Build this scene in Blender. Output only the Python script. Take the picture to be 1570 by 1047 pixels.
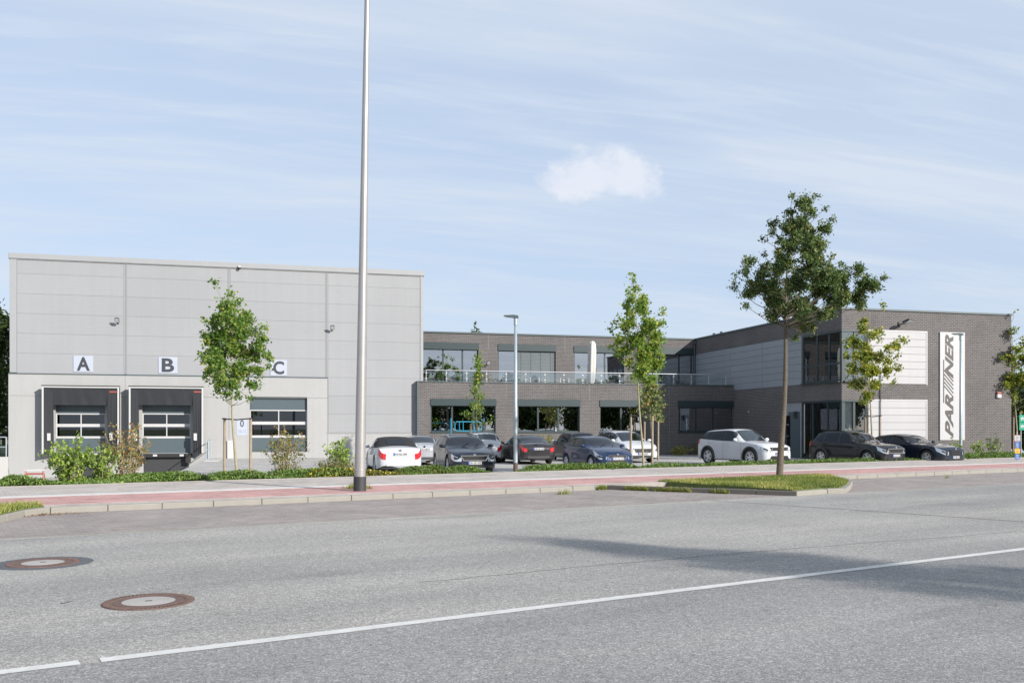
import bpy, bmesh, math, random
import numpy as np
from mathutils import Vector, Matrix

random.seed(7)
rng = np.random.default_rng(11)
R = math.radians
for o in list(bpy.data.objects):
    bpy.data.objects.remove(o)
SC = bpy.context.scene
COL = SC.collection

# ------------------------------------------------------------------ camera, sky, sun, exposure
# world axes: X runs along the hall's front, Y into the site, Z up; the camera stands on the far road edge
FPX, CX, HY, CAMZ = 1402.0, 785.0, 657.0, 1.6          # focal length (photo px), centre column, horizon row, eye height
YAW = R(14.78)
cam = bpy.data.cameras.new('camera'); cam_o = bpy.data.objects.new('camera', cam); COL.objects.link(cam_o)
cam.sensor_width = 36.0; cam.lens = 36.0*FPX/1570.0
cam.shift_y = (HY-523.5)/1570.0
cam.clip_start = 0.05; cam.clip_end = 3000
cam_o.location = (0, 0, CAMZ); cam_o.rotation_euler = (R(90), 0, -YAW)
SC.camera = cam_o

SUN_AZ, SUN_EL = R(144.0), R(23.5)                      # azimuth clockwise from +Y
sdir = Vector((math.sin(SUN_AZ)*math.cos(SUN_EL), math.cos(SUN_AZ)*math.cos(SUN_EL), math.sin(SUN_EL)))
sun = bpy.data.lights.new('sun', 'SUN'); sun.energy = 4.2; sun.angle = R(0.8); sun.color = (1.0, 0.955, 0.89)
sun_o = bpy.data.objects.new('sun', sun); COL.objects.link(sun_o)
sun_o.rotation_euler = sdir.to_track_quat('Z', 'Y').to_euler(); sun_o.location = sdir*60

SC.view_settings.view_transform = 'Standard'; SC.view_settings.look = 'None'
SC.view_settings.gamma = 1.0; SC.view_settings.use_curve_mapping = False
SC.view_settings.exposure = 0.68

FW = Vector((math.sin(YAW), math.cos(YAW), 0)); RT = Vector((math.cos(YAW), -math.sin(YAW), 0))
def ray(px, py):
    return FW + RT*((px-CX)/FPX) + Vector((0, 0, (HY-py)/FPX))
def onY(px, py, Y):
    d = ray(px, py); t = Y/d.y
    return d.x*t, CAMZ+d.z*t
def onX(px, py, X):
    d = ray(px, py); t = X/d.x
    return d.y*t, CAMZ+d.z*t
def onZ(px, py, z):
    d = ray(px, py); t = (z-CAMZ)/d.z
    return d.x*t, d.y*t
def atD(px, D, z=0.0):                                   # a point at depth D below image column px
    p = FW*D + RT*((px-CX)/FPX*D)
    return Vector((p.x, p.y, z))
def zD(py, D):
    return CAMZ + (HY-py)/FPX*D

world = bpy.data.worlds.new('World'); SC.world = world; world.use_nodes = True
def build_world():
    nt = world.node_tree; N = nt.nodes; L = nt.links; N.clear()
    out = N.new('ShaderNodeOutputWorld'); bg = N.new('ShaderNodeBackground'); bg.inputs['Strength'].default_value = 0.12
    L.new(bg.outputs[0], out.inputs[0])
    sky = N.new('ShaderNodeTexSky'); sky.sky_type = 'NISHITA'; sky.sun_disc = False
    sky.sun_elevation = SUN_EL; sky.sun_rotation = SUN_AZ; sky.air_density = 1.0; sky.dust_density = 0.6; sky.ozone_density = 1.0
    tc = N.new('ShaderNodeTexCoord'); sep = N.new('ShaderNodeSeparateXYZ'); L.new(tc.outputs['Generated'], sep.inputs[0])
    def M(op, a, b=None, c=None):
        m = N.new('ShaderNodeMath'); m.operation = op
        for i, v in enumerate((a, b, c)):
            if v is None: continue
            if isinstance(v, (int, float)): m.inputs[i].default_value = v
            else: L.new(v, m.inputs[i])
        return m.outputs[0]
    zc = M('MAXIMUM', sep.outputs[2], 0.0)
    den = M('ADD', zc, 0.12)
    u = M('DIVIDE', sep.outputs[0], den); v = M('DIVIDE', sep.outputs[1], den)
    cmb = N.new('ShaderNodeCombineXYZ'); L.new(u, cmb.inputs[0]); L.new(v, cmb.inputs[1])
    def layer(rot, sx, sy, scale, detail, lo, hi, dist=0.3, off=0.0):
        mp = N.new('ShaderNodeMapping'); mp.inputs['Rotation'].default_value = (0, 0, rot); mp.inputs['Scale'].default_value = (sx, sy, 1)
        mp.inputs['Location'].default_value = (off, off*0.7, 0)
        L.new(cmb.outputs[0], mp.inputs[0])
        n = N.new('ShaderNodeTexNoise'); n.inputs['Scale'].default_value = scale; n.inputs['Detail'].default_value = detail
        n.inputs['Roughness'].default_value = 0.55; n.inputs['Distortion'].default_value = dist
        L.new(mp.outputs[0], n.inputs['Vector'])
        r = N.new('ShaderNodeMapRange'); r.interpolation_type = 'SMOOTHSTEP'; L.new(n.outputs[0], r.inputs[0])
        r.inputs[1].default_value = lo; r.inputs[2].default_value = hi
        return r.outputs[0]
    c1 = layer(R(-24), 0.20, 1.25, 1.5, 9, 0.42, 0.68, 0.5, 3.1)      # long cirrus streaks
    c2 = layer(R(-14), 0.40, 2.0, 3.2, 9, 0.45, 0.72, 0.6, 1.7)
    c3 = layer(R(-30), 0.35, 2.4, 6.5, 10, 0.46, 0.74, 0.8, 7.7)
    veil = layer(R(10), 0.35, 0.5, 0.9, 4, 0.30, 0.70, 0.2, 5.0)
    ci = M('MINIMUM', M('ADD', M('ADD', M('MULTIPLY', c1, 0.50), M('MULTIPLY', c2, 0.30)), M('MULTIPLY', veil, 0.50)), 1.0)
    ci = M('MINIMUM', M('ADD', ci, M('MULTIPLY', c3, 0.22)), 0.95)
    haze = N.new('ShaderNodeMapRange'); L.new(zc, haze.inputs[0])
    haze.inputs[1].default_value = 0.0; haze.inputs[2].default_value = 0.34; haze.inputs[3].default_value = 0.85; haze.inputs[4].default_value = 0.74
    base = N.new('ShaderNodeMix'); base.data_type = 'RGBA'; L.new(haze.outputs[0], base.inputs[0])
    L.new(sky.outputs[0], base.inputs[6]); base.inputs[7].default_value = (2.78, 3.38, 4.42, 1)
    mix = N.new('ShaderNodeMix'); mix.data_type = 'RGBA'; L.new(ci, mix.inputs[0]); L.new(base.outputs[2], mix.inputs[6])
    mix.inputs[7].default_value = (3.60, 4.02, 4.62, 1)
    # the one small cumulus
    d = ray(926, 274).normalized(); rt = RT; up = d.cross(rt)*-1
    def dot(vec):
        m = N.new('ShaderNodeVectorMath'); m.operation = 'DOT_PRODUCT'; L.new(tc.outputs['Generated'], m.inputs[0]); m.inputs[1].default_value = vec
        return m.outputs['Value']
    a = M('DIVIDE', dot(rt-d*rt.dot(d)), 0.064)
    b0 = dot(up); a = M('SUBTRACT', a, (rt.dot(d))*0.0)
    b = M('DIVIDE', b0, 0.030)
    b = M('MULTIPLY', b, M('ADD', 1.0, M('MULTIPLY', M('LESS_THAN', b0, 0.0), 0.25)))
    rr = M('SQRT', M('ADD', M('MULTIPLY', a, a), M('MULTIPLY', b, b)))
    nz = N.new('ShaderNodeTexNoise'); nz.inputs['Scale'].default_value = 26; nz.inputs['Detail'].default_value = 9; nz.inputs['Roughness'].default_value = 0.58
    L.new(tc.outputs['Generated'], nz.inputs['Vector'])
    rr = M('ADD', rr, M('MULTIPLY', M('SUBTRACT', nz.outputs[0], 0.5), 2.1))
    cm = N.new('ShaderNodeMapRange'); cm.interpolation_type = 'SMOOTHSTEP'; L.new(rr, cm.inputs[0])
    cm.inputs[1].default_value = 1.12; cm.inputs[2].default_value = 0.48; cm.inputs[3].default_value = 0.0; cm.inputs[4].default_value = 0.70
    front = M('GREATER_THAN', dot(d), 0.9)
    mix2 = N.new('ShaderNodeMix'); mix2.data_type = 'RGBA'; L.new(M('MULTIPLY', cm.outputs[0], front), mix2.inputs[0]); L.new(mix.outputs[2], mix2.inputs[6])
    mix2.inputs[7].default_value = (4.6, 4.7, 5.05, 1)
    L.new(mix2.outputs[2], bg.inputs['Color'])
build_world()

# ------------------------------------------------------------------ material helpers
MATS = {}
def new_mat(name):
    m = bpy.data.materials.new(name); m.use_nodes = True
    nt = m.node_tree; b = nt.nodes['Principled BSDF']
    MATS[name] = m
    return m, nt, b
def mathn(nt, op, a, b=None):
    m = nt.nodes.new('ShaderNodeMath'); m.operation = op
    for i, v in enumerate((a, b)):
        if v is None: continue
        if isinstance(v, (int, float)): m.inputs[i].default_value = v
        else: nt.links.new(v, m.inputs[i])
    return m.outputs[0]
def noise(nt, scale, detail=4, rough=0.5, vec=None, coord='Object'):
    n = nt.nodes.new('ShaderNodeTexNoise'); n.inputs['Scale'].default_value = scale; n.inputs['Detail'].default_value = detail
    n.inputs['Roughness'].default_value = rough
    if vec is None:
        tc = nt.nodes.new('ShaderNodeTexCoord'); vec = tc.outputs[coord]
    nt.links.new(vec, n.inputs['Vector'])
    return n.outputs[0]
def ramp(nt, fac, stops):
    r = nt.nodes.new('ShaderNodeValToRGB'); e = r.color_ramp.elements
    while len(e) < len(stops): e.new(0.5)
    for i, (p, c) in enumerate(stops):
        e[i].position = p; e[i].color = (c[0], c[1], c[2], 1) if hasattr(c, '__len__') else (c, c, c, 1)
    nt.links.new(fac, r.inputs[0])
    return r.outputs[0]
def mixc(nt, fac, a, b, mode='MIX'):
    m = nt.nodes.new('ShaderNodeMix'); m.data_type = 'RGBA'; m.blend_type = mode
    for i, v in ((0, fac), (6, a), (7, b)):
        if isinstance(v, (int, float)): m.inputs[i].default_value = v
        elif isinstance(v, (tuple, list)): m.inputs[i].default_value = (v[0], v[1], v[2], 1)
        else: nt.links.new(v, m.inputs[i])
    return m.outputs[2]
def bump(nt, b, h, strength=0.3, dist=0.01):
    n = nt.nodes.new('ShaderNodeBump'); n.inputs['Strength'].default_value = strength; n.inputs['Distance'].default_value = dist
    nt.links.new(h, n.inputs['Height']); nt.links.new(n.outputs[0], b.inputs['Normal'])
def plain(name, col, rough=0.5, metal=0.0, var=0.12, scale=3.0, coat=0.0, spec=None, bumpy=0.0):
    m, nt, b = new_mat(name)
    n = noise(nt, scale, 5, 0.6)
    c = ramp(nt, n, [(0.25, [x*(1-var) for x in col]), (0.75, [min(1, x*(1+var)) for x in col])])
    nt.links.new(c, b.inputs['Base Color'])
    b.inputs['Roughness'].default_value = rough; b.inputs['Metallic'].default_value = metal
    if coat: b.inputs['Coat Weight'].default_value = coat; b.inputs['Coat Roughness'].default_value = 0.03
    if spec is not None: b.inputs['Specular IOR Level'].default_value = spec
    if bumpy: bump(nt, b, noise(nt, scale*12, 4), bumpy, 0.01)
    return m

def mat_asphalt():
    m, nt, b = new_mat('asphalt')
    tc = nt.nodes.new('ShaderNodeTexCoord'); v = tc.outputs['Object']
    vo = nt.nodes.new('ShaderNodeTexVoronoi'); vo.inputs['Scale'].default_value = 105; nt.links.new(v, vo.inputs['Vector'])
    sv = nt.nodes.new('ShaderNodeSeparateColor'); nt.links.new(vo.outputs['Color'], sv.inputs[0]); f = sv.outputs[0]
    vo2 = nt.nodes.new('ShaderNodeTexVoronoi'); vo2.inputs['Scale'].default_value = 52; nt.links.new(v, vo2.inputs['Vector'])
    sv2 = nt.nodes.new('ShaderNodeSeparateColor'); nt.links.new(vo2.outputs['Color'], sv2.inputs[0])
    g = noise(nt, 14, 4, 0.6, v)
    mp = nt.nodes.new('ShaderNodeMapping'); mp.inputs['Scale'].default_value = (0.06, 0.55, 1); nt.links.new(v, mp.inputs[0])
    lanes = noise(nt, 1.0, 4, 0.5, mp.outputs[0]); big = noise(nt, 0.35, 5, 0.6, v)
    c = ramp(nt, f, [(0.0, (0.185, 0.179, 0.169)), (0.30, (0.268, 0.259, 0.244)), (0.75, (0.345, 0.333, 0.313)), (1.0, (0.54, 0.521, 0.488))])
    c = mixc(nt, 1.0, c, ramp(nt, sv2.outputs[0], [(0.0, 0.84), (0.8, 1.04), (1.0, 1.22)]), 'MULTIPLY')
    c = mixc(nt, 1.0, c, ramp(nt, g, [(0.3, 0.86), (0.7, 1.12)]), 'MULTIPLY')
    c = mixc(nt, 1.0, c, ramp(nt, lanes, [(0.33, (0.80, 0.805, 0.815)), (0.66, (1.12, 1.105, 1.08))]), 'MULTIPLY')
    c = mixc(nt, 1.0, c, ramp(nt, big, [(0.3, 0.88), (0.7, 1.08)]), 'MULTIPLY')
    mp2 = nt.nodes.new('ShaderNodeMapping'); mp2.inputs['Scale'].default_value = (0.10, 0.42, 1); mp2.inputs['Location'].default_value = (3, 1.3, 0); nt.links.new(v, mp2.inputs[0])
    st = noise(nt, 2.2, 6, 0.65, mp2.outputs[0])
    c = mixc(nt, 1.0, c, ramp(nt, st, [(0.30, (0.80, 0.80, 0.81)), (0.44, (1.0, 1.0, 1.0)), (0.62, (1.0, 1.0, 1.0)), (0.75, (1.10, 1.09, 1.07))]), 'MULTIPLY')
    # the camera-side lane was laid later and is darker
    sp = nt.nodes.new('ShaderNodeSeparateXYZ'); nt.links.new(v, sp.inputs[0])
    lane = mathn(nt, 'LESS_THAN', sp.outputs[1], 6.84)
    c = mixc(nt, mathn(nt, 'MULTIPLY', lane, 0.85), c, mixc(nt, 1.0, c, (0.80, 0.82, 0.85), 'MULTIPLY'))
    nt.links.new(c, b.inputs['Base Color']); b.inputs['Roughness'].default_value = 0.85
    bump(nt, b, f, 0.5, 0.012)
def mat_blocks(name, cols, mortar, bw, bh, msize=0.012, rot=0.0, rough=0.85, off=0.5, weeds=0.0):
    m, nt, b = new_mat(name)
    tc = nt.nodes.new('ShaderNodeTexCoord'); mp = nt.nodes.new('ShaderNodeMapping'); mp.inputs['Rotation'].default_value = (0, 0, rot)
    nt.links.new(tc.outputs['Object'], mp.inputs[0])
    t = nt.nodes.new('ShaderNodeTexBrick'); nt.links.new(mp.outputs[0], t.inputs['Vector'])
    t.inputs['Scale'].default_value = 1.0; t.inputs['Brick Width'].default_value = bw; t.inputs['Row Height'].default_value = bh
    t.inputs['Mortar Size'].default_value = msize; t.inputs['Mortar Smooth'].default_value = 0.2; t.offset = off
    t.inputs['Color1'].default_value = (*cols[0], 1); t.inputs['Color2'].default_value = (*cols[1], 1); t.inputs['Mortar'].default_value = (*mortar, 1)
    t.inputs['Bias'].default_value = 0.0
    n = noise(nt, 0.8, 5, 0.6); f = noise(nt, 40, 3, 0.7)
    c = mixc(nt, 1.0, t.outputs['Color'], ramp(nt, n, [(0.3, 0.80), (0.7, 1.12)]), 'MULTIPLY')
    c = mixc(nt, 1.0, c, ramp(nt, f, [(0.3, 0.86), (0.7, 1.12)]), 'MULTIPLY')
    c = mixc(nt, 1.0, c, ramp(nt, noise(nt, 3.5, 7, 0.7), [(0.34, (0.72, 0.71, 0.68)), (0.46, (1, 1, 1))]), 'MULTIPLY')
    nt.links.new(c, b.inputs['Base Color']); b.inputs['Roughness'].default_value = rough
    h = mathn(nt, 'SUBTRACT', 1.0, t.outputs['Fac']); bump(nt, b, h, 0.35, 0.006)
def mat_brick():
    m, nt, b = new_mat('brick')
    tc = nt.nodes.new('ShaderNodeTexCoord'); sp = nt.nodes.new('ShaderNodeSeparateXYZ')
    ge = nt.nodes.new('ShaderNodeNewGeometry'); nt.links.new(ge.outputs['Position'], sp.inputs[0])
    u = mathn(nt, 'ADD', sp.outputs[0], sp.outputs[1])
    cb = nt.nodes.new('ShaderNodeCombineXYZ'); nt.links.new(u, cb.inputs[0]); nt.links.new(sp.outputs[2], cb.inputs[1])
    t = nt.nodes.new('ShaderNodeTexBrick'); nt.links.new(cb.outputs[0], t.inputs['Vector']); t.offset = 0.5
    t.inputs['Scale'].default_value = 1.0; t.inputs['Brick Width'].default_value = 0.25; t.inputs['Row Height'].default_value = 0.0915
    t.inputs['Mortar Size'].default_value = 0.0115; t.inputs['Mortar Smooth'].default_value = 0.1
    t.inputs['Color1'].default_value = (0.088, 0.081, 0.080, 1); t.inputs['Color2'].default_value = (0.112, 0.102, 0.100, 1)
    t.inputs['Mortar'].default_value = (0.205, 0.196, 0.190, 1)
    n = noise(nt, 0.6, 4, 0.6, ge.outputs['Position']); f = noise(nt, 9, 4, 0.7, ge.outputs['Position'])
    c = mixc(nt, 1.0, t.outputs['Color'], ramp(nt, n, [(0.3, 0.90), (0.7, 1.10)]), 'MULTIPLY')
    c = mixc(nt, 1.0, c, ramp(nt, f, [(0.3, 0.90), (0.7, 1.10)]), 'MULTIPLY')
    nt.links.new(c, b.inputs['Base Color']); b.inputs['Roughness'].default_value = 0.8; b.inputs['Specular IOR Level'].default_value = 0.12
    bump(nt, b, mathn(nt, 'SUBTRACT', 1.0, t.outputs['Fac']), 0.5, 0.012)
def mat_ribbed(name, col, period, rough=0.45, strength=0.5, metal=0.0):
    m, nt, b = new_mat(name)
    ge = nt.nodes.new('ShaderNodeNewGeometry'); sp = nt.nodes.new('ShaderNodeSeparateXYZ'); nt.links.new(ge.outputs['Position'], sp.inputs[0])
    w = mathn(nt, 'FRACT', mathn(nt, 'DIVIDE', sp.outputs[2], period))
    tri = mathn(nt, 'ABSOLUTE', mathn(nt, 'SUBTRACT', w, 0.5))
    edge = mathn(nt, 'MINIMUM', mathn(nt, 'MULTIPLY', tri, 6.0), 1.0)
    inf = nt.nodes.new('ShaderNodeObjectInfo')
    n = noise(nt, 0.25, 4, 0.6, ge.outputs['Position'])
    mp = nt.nodes.new('ShaderNodeMapping'); mp.inputs['Scale'].default_value = (3.0, 3.0, 0.12); nt.links.new(ge.outputs['Position'], mp.inputs[0])
    st = noise(nt, 1.0, 4, 0.6, mp.outputs[0])
    c = ramp(nt, n, [(0.3, [x*0.97 for x in col]), (0.7, [x*1.03 for x in col])])
    c = mixc(nt, 1.0, c, ramp(nt, st, [(0.3, 0.972), (0.7, 1.015)]), 'MULTIPLY')
    c = mixc(nt, 1.0, c, ramp(nt, inf.outputs['Random'], [(0.0, 0.975), (1.0, 1.02)]), 'MULTIPLY')
    nt.links.new(c, b.inputs['Base Color']); b.inputs['Roughness'].default_value = rough; b.inputs['Metallic'].default_value = metal; b.inputs['Specular IOR Level'].default_value = 0.25
    bump(nt, b, edge, strength, 0.008)
def mat_concrete(name, col, var=0.07):
    m, nt, b = new_mat(name)
    n = noise(nt, 0.5, 6, 0.6); f = noise(nt, 30, 4, 0.7)
    tc = nt.nodes.new('ShaderNodeTexCoord'); mp = nt.nodes.new('ShaderNodeMapping'); mp.inputs['Scale'].default_value = (2.2, 2.2, 0.15)
    nt.links.new(tc.outputs['Object'], mp.inputs[0]); st = noise(nt, 1.0, 5, 0.6, mp.outputs[0])
    c = ramp(nt, n, [(0.3, [x*(1-var) for x in col]), (0.7, [x*(1+var) for x in col])])
    c = mixc(nt, 1.0, c, ramp(nt, f, [(0.3, 0.93), (0.7, 1.05)]), 'MULTIPLY')
    c = mixc(nt, 1.0, c, ramp(nt, st, [(0.35, 0.965), (0.65, 1.015)]), 'MULTIPLY')
    nt.links.new(c, b.inputs['Base Color']); b.inputs['Roughness'].default_value = 0.8; bump(nt, b, f, 0.2, 0.004)
def mat_glass(name, tint, refl, dark=0.0):
    m, nt, b = new_mat(name); nt.nodes.remove(b); out = nt.nodes['Material Output']
    tr = nt.nodes.new('ShaderNodeBsdfTransparent'); tr.inputs[0].default_value = (*tint, 1)
    gl = nt.nodes.new('ShaderNodeBsdfGlossy'); gl.inputs['Roughness'].default_value = 0.006; gl.inputs['Color'].default_value = (0.93, 0.95, 0.99, 1)
    lw = nt.nodes.new('ShaderNodeFresnel'); lw.inputs[0].default_value = 1.5
    f = mathn(nt, 'MINIMUM', mathn(nt, 'ADD', lw.outputs[0], refl), 1.0)
    geo = nt.nodes.new('ShaderNodeNewGeometry')
    bn = nt.nodes.new('ShaderNodeBump'); bn.inputs['Strength'].default_value = 0.03; bn.inputs['Distance'].default_value = 0.02
    nt.links.new(noise(nt, 0.6, 2, 0.5, geo.outputs['Position']), bn.inputs['Height']); nt.links.new(bn.outputs[0], gl.inputs['Normal'])
    mx = nt.nodes.new('ShaderNodeMixShader'); nt.links.new(f, mx.inputs[0]); nt.links.new(tr.outputs[0], mx.inputs[1]); nt.links.new(gl.outputs[0], mx.inputs[2])
    nt.links.new(mx.outputs[0], out.inputs[0])
def mat_leaf(name, stops, trans=0.35):
    m, nt, b = new_mat(name)
    at = nt.nodes.new('ShaderNodeAttribute'); at.attribute_name = 'tone'
    c = ramp(nt, at.outputs['Fac'], stops)
    nt.links.new(c, b.inputs['Base Color']); b.inputs['Roughness'].default_value = 0.5; b.inputs['Specular IOR Level'].default_value = 0.35
    t = nt.nodes.new('ShaderNodeBsdfTranslucent'); nt.links.new(mixc(nt, 1.0, c, (1.15, 1.2, 0.6), 'MULTIPLY'), t.inputs[0])
    mx = nt.nodes.new('ShaderNodeMixShader'); mx.inputs[0].default_value = trans
    nt.links.new(b.outputs[0], mx.inputs[1]); nt.links.new(t.outputs[0], mx.inputs[2])
    nt.links.new(mx.outputs[0], nt.nodes['Material Output'].inputs[0])
def mat_paint(name, col, flake=0.0, rough=0.35):
    m, nt, b = new_mat(name)
    n = noise(nt, 1.2, 4, 0.6)
    c = ramp(nt, n, [(0.3, [x*0.94 for x in col]), (0.7, [min(1, x*1.05) for x in col])])
    tc = nt.nodes.new('ShaderNodeTexCoord'); sp = nt.nodes.new('ShaderNodeSeparateXYZ'); nt.links.new(tc.outputs['Object'], sp.inputs[0])
    dm = mathn(nt, 'MULTIPLY', noise(nt, 5, 4, 0.6), ramp(nt, sp.outputs[2], [(0.2, 0.30), (0.5, 0.0)]))
    c = mixc(nt, dm, c, (0.16, 0.145, 0.125))
    nt.links.new(c, b.inputs['Base Color']); b.inputs['Roughness'].default_value = rough; b.inputs['Metallic'].default_value = flake
    b.inputs['Specular IOR Level'].default_value = 0.15; b.inputs['Coat Weight'].default_value = 0.75; b.inputs['Coat Roughness'].default_value = 0.03

mat_asphalt()
mat_blocks('paving_strip', [(0.265, 0.228, 0.212), (0.325, 0.282, 0.264)], (0.235, 0.205, 0.192), 0.2, 0.1, 0.010)
mat_blocks('bike_path', [(0.44, 0.235, 0.215), (0.53, 0.30, 0.28)], (0.40, 0.28, 0.25), 0.2, 0.1, 0.008)
mat_blocks('sidewalk_blocks', [(0.41, 0.365, 0.33), (0.51, 0.46, 0.42)], (0.32, 0.29, 0.26), 0.2, 0.1, 0.010)
mat_blocks('lot_blocks', [(0.38, 0.365, 0.35), (0.46, 0.445, 0.425)], (0.29, 0.275, 0.26), 0.2, 0.1, 0.010)
mat_brick()
mat_ribbed('clad_hall', (0.286, 0.290, 0.300), 0.135, 0.5, 0.36)
mat_ribbed('clad_grey', (0.26, 0.285, 0.305), 5.0, 0.35, 0.1)
mat_ribbed('clad_white', (0.405, 0.40, 0.41), 5.0, 0.4, 0.1)
mat_concrete('concrete', (0.335, 0.333, 0.329), 0.03)
mat_concrete('concrete_light', (0.42, 0.41, 0.395), 0.05)
mat_concrete('cover_fill', (0.36, 0.335, 0.31), 0.14)
mat_concrete('kerb_stone', (0.262, 0.246, 0.216), 0.18)
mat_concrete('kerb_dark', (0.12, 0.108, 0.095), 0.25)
mat_glass('window_glass', (0.42, 0.45, 0.46), 0.42)
mat_glass('corner_glass', (0.93, 0.96, 0.96), 0.07)
mat_glass('rail_glass', (0.86, 0.90, 0.90), 0.10)
mat_glass('car_glass', (0.34, 0.38, 0.39), 0.10)
mat_glass('door_glass', (0.25, 0.28, 0.33), 0.05)
def mat_line():
    m, nt, b = new_mat('line_paint')
    f = noise(nt, 30, 5, 0.75); n = noise(nt, 1.1, 4, 0.6)
    wear = mathn(nt, 'MULTIPLY', ramp(nt, f, [(0.55, 0.0), (0.68, 0.75)]), ramp(nt, n, [(0.35, 0.35), (0.7, 1.0)]))
    c = ramp(nt, noise(nt, 6, 5, 0.6), [(0.3, (0.50, 0.49, 0.465)), (0.7, (0.62, 0.61, 0.585))])
    nt.links.new(mixc(nt, wear, c, (0.26, 0.255, 0.245)), b.inputs['Base Color']); b.inputs['Roughness'].default_value = 0.7
mat_line()
plain('trim_hall', (0.292, 0.296, 0.304), 0.45, var=0.03)
plain('slate', (0.022, 0.038, 0.043), 0.4, var=0.05)
plain('slate_light', (0.075, 0.10, 0.112), 0.35, var=0.05)
plain('zinc', (0.070, 0.095, 0.102), 0.5, 0.0, var=0.06)
plain('fabric_dark', (0.018, 0.020, 0.024), 0.7, var=0.12, scale=2)
plain('black', (0.015, 0.015, 0.016), 0.6)
plain('rubber', (0.022, 0.022, 0.023), 0.75)
plain('plastic_dark', (0.032, 0.033, 0.035), 0.55)
plain('soft_top', (0.016, 0.016, 0.018), 0.85, var=0.2, scale=8)
plain('alu', (0.62, 0.63, 0.64), 0.4, 0.35, var=0.04)
plain('alu_white', (0.45, 0.45, 0.45), 0.45, var=0.03)
plain('steel', (0.52, 0.52, 0.53), 0.38, 0.75, var=0.08, scale=4)
plain('galv', (0.34, 0.39, 0.42), 0.45, 0.35, var=0.08, scale=6)
plain('pole_paint', (0.36, 0.345, 0.335), 0.38, 0.45, var=0.07, scale=4)
plain('chrome', (0.80, 0.80, 0.82), 0.12, 1.0, var=0.02)
plain('dark_mesh', (0.012, 0.012, 0.013), 0.4)
plain('rust', (0.135, 0.085, 0.070), 0.8, 0.1, var=0.28, scale=22, bumpy=0.5)
plain('bitumen', (0.085, 0.088, 0.095), 0.7, var=0.25, scale=12)
plain('rustbase', (0.10, 0.07, 0.055), 0.8, var=0.3, scale=8)
plain('sign_white', (0.37, 0.40, 0.47), 0.5, var=0.02)
plain('banner_white', (0.40, 0.40, 0.405), 0.5, var=0.02)
plain('print_grey', (0.22, 0.24, 0.33), 0.6)
plain('letter', (0.040, 0.042, 0.05), 0.5, var=0.05)
plain('letter_ink', (0.050, 0.046, 0.046), 0.5, var=0.05)
plain('white_paint', (0.45, 0.45, 0.45), 0.45, var=0.03)
plain('red_plastic', (0.30, 0.075, 0.06), 0.4)
plain('red_lens', (0.50, 0.018, 0.022), 0.12, coat=1.0)
plain('lamp_lens', (0.56, 0.60, 0.63), 0.1, 0.55, coat=1.0)
plain('blue_strip', (0.03, 0.10, 0.45), 0.4)
plain('yellow_plate', (0.75, 0.42, 0.03), 0.5)
plain('blue_plate', (0.06, 0.14, 0.42), 0.5)
plain('green_sign', (0.01, 0.30, 0.17), 0.4)
plain('cyan_paint', (0.015, 0.21, 0.33), 0.4)
plain('stake', (0.27, 0.215, 0.155), 0.8, var=0.22, scale=6)
plain('tie', (0.03, 0.028, 0.026), 0.8)
plain('bark', (0.105, 0.088, 0.066), 0.9, var=0.35, scale=14, bumpy=0.6)
plain('bark_young', (0.28, 0.25, 0.16), 0.8, var=0.25, scale=12)
plain('soil', (0.09, 0.07, 0.05), 0.95, var=0.3, scale=6)
plain('turf', (0.10, 0.125, 0.035), 0.95, var=0.3, scale=3)
plain('field', (0.09, 0.12, 0.05), 0.95, var=0.25, scale=0.3)
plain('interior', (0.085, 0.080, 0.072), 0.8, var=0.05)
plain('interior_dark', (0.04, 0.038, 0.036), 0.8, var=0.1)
plain('carton', (0.45, 0.32, 0.17), 0.8, var=0.1)
plain('blind', (0.050, 0.068, 0.074), 0.5, 0.0, var=0.04)
plain('curtain', (0.74, 0.74, 0.745), 0.8, var=0.04)
plain('canvas', (0.50, 0.485, 0.455), 0.85, var=0.05)
plain('seat_cloth', (0.05, 0.05, 0.052), 0.85)
plain('joint', (0.21, 0.205, 0.20), 0.8, var=0.05)
mat_leaf('leaf_maple', [(0.0, (0.056, 0.118, 0.027)), (0.5, (0.151, 0.255, 0.055)), (0.85, (0.300, 0.391, 0.080)), (1.0, (0.500, 0.430, 0.067))], 0.48)
mat_leaf('leaf_autumn', [(0.0, (0.096, 0.150, 0.025)), (0.4, (0.229, 0.281, 0.039)), (0.75, (0.421, 0.386, 0.044)), (1.0, (0.580, 0.369, 0.053))])
mat_leaf('leaf_oak', [(0.0, (0.048, 0.085, 0.031)), (0.5, (0.114, 0.174, 0.053)), (0.9, (0.228, 0.264, 0.087)), (1.0, (0.391, 0.264, 0.098))], 0.28)
mat_leaf('leaf_far', [(0.0, (0.026, 0.044, 0.013)), (0.6, (0.065, 0.098, 0.023)), (1.0, (0.130, 0.143, 0.033))], 0.25)
mat_leaf('leaf_laurel', [(0.0, (0.068, 0.135, 0.024)), (0.6, (0.194, 0.295, 0.051)), (1.0, (0.405, 0.490, 0.085))], 0.3)
mat_leaf('leaf_rose', [(0.0, (0.078, 0.102, 0.028)), (0.45, (0.203, 0.203, 0.047)), (0.75, (0.328, 0.203, 0.070)), (1.0, (0.406, 0.133, 0.078))], 0.3)
mat_leaf('leaf_juniper', [(0.0, (0.053, 0.096, 0.025)), (0.6, (0.131, 0.219, 0.045)), (1.0, (0.280, 0.350, 0.079))], 0.15)
mat_leaf('leaf_cover', [(0.0, (0.069, 0.075, 0.025)), (0.6, (0.138, 0.150, 0.037)), (1.0, (0.200, 0.163, 0.062))], 0.2)
mat_leaf('petal_yellow', [(0.0, (0.50, 0.36, 0.01)), (1.0, (0.75, 0.62, 0.04))], 0.2)
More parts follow.
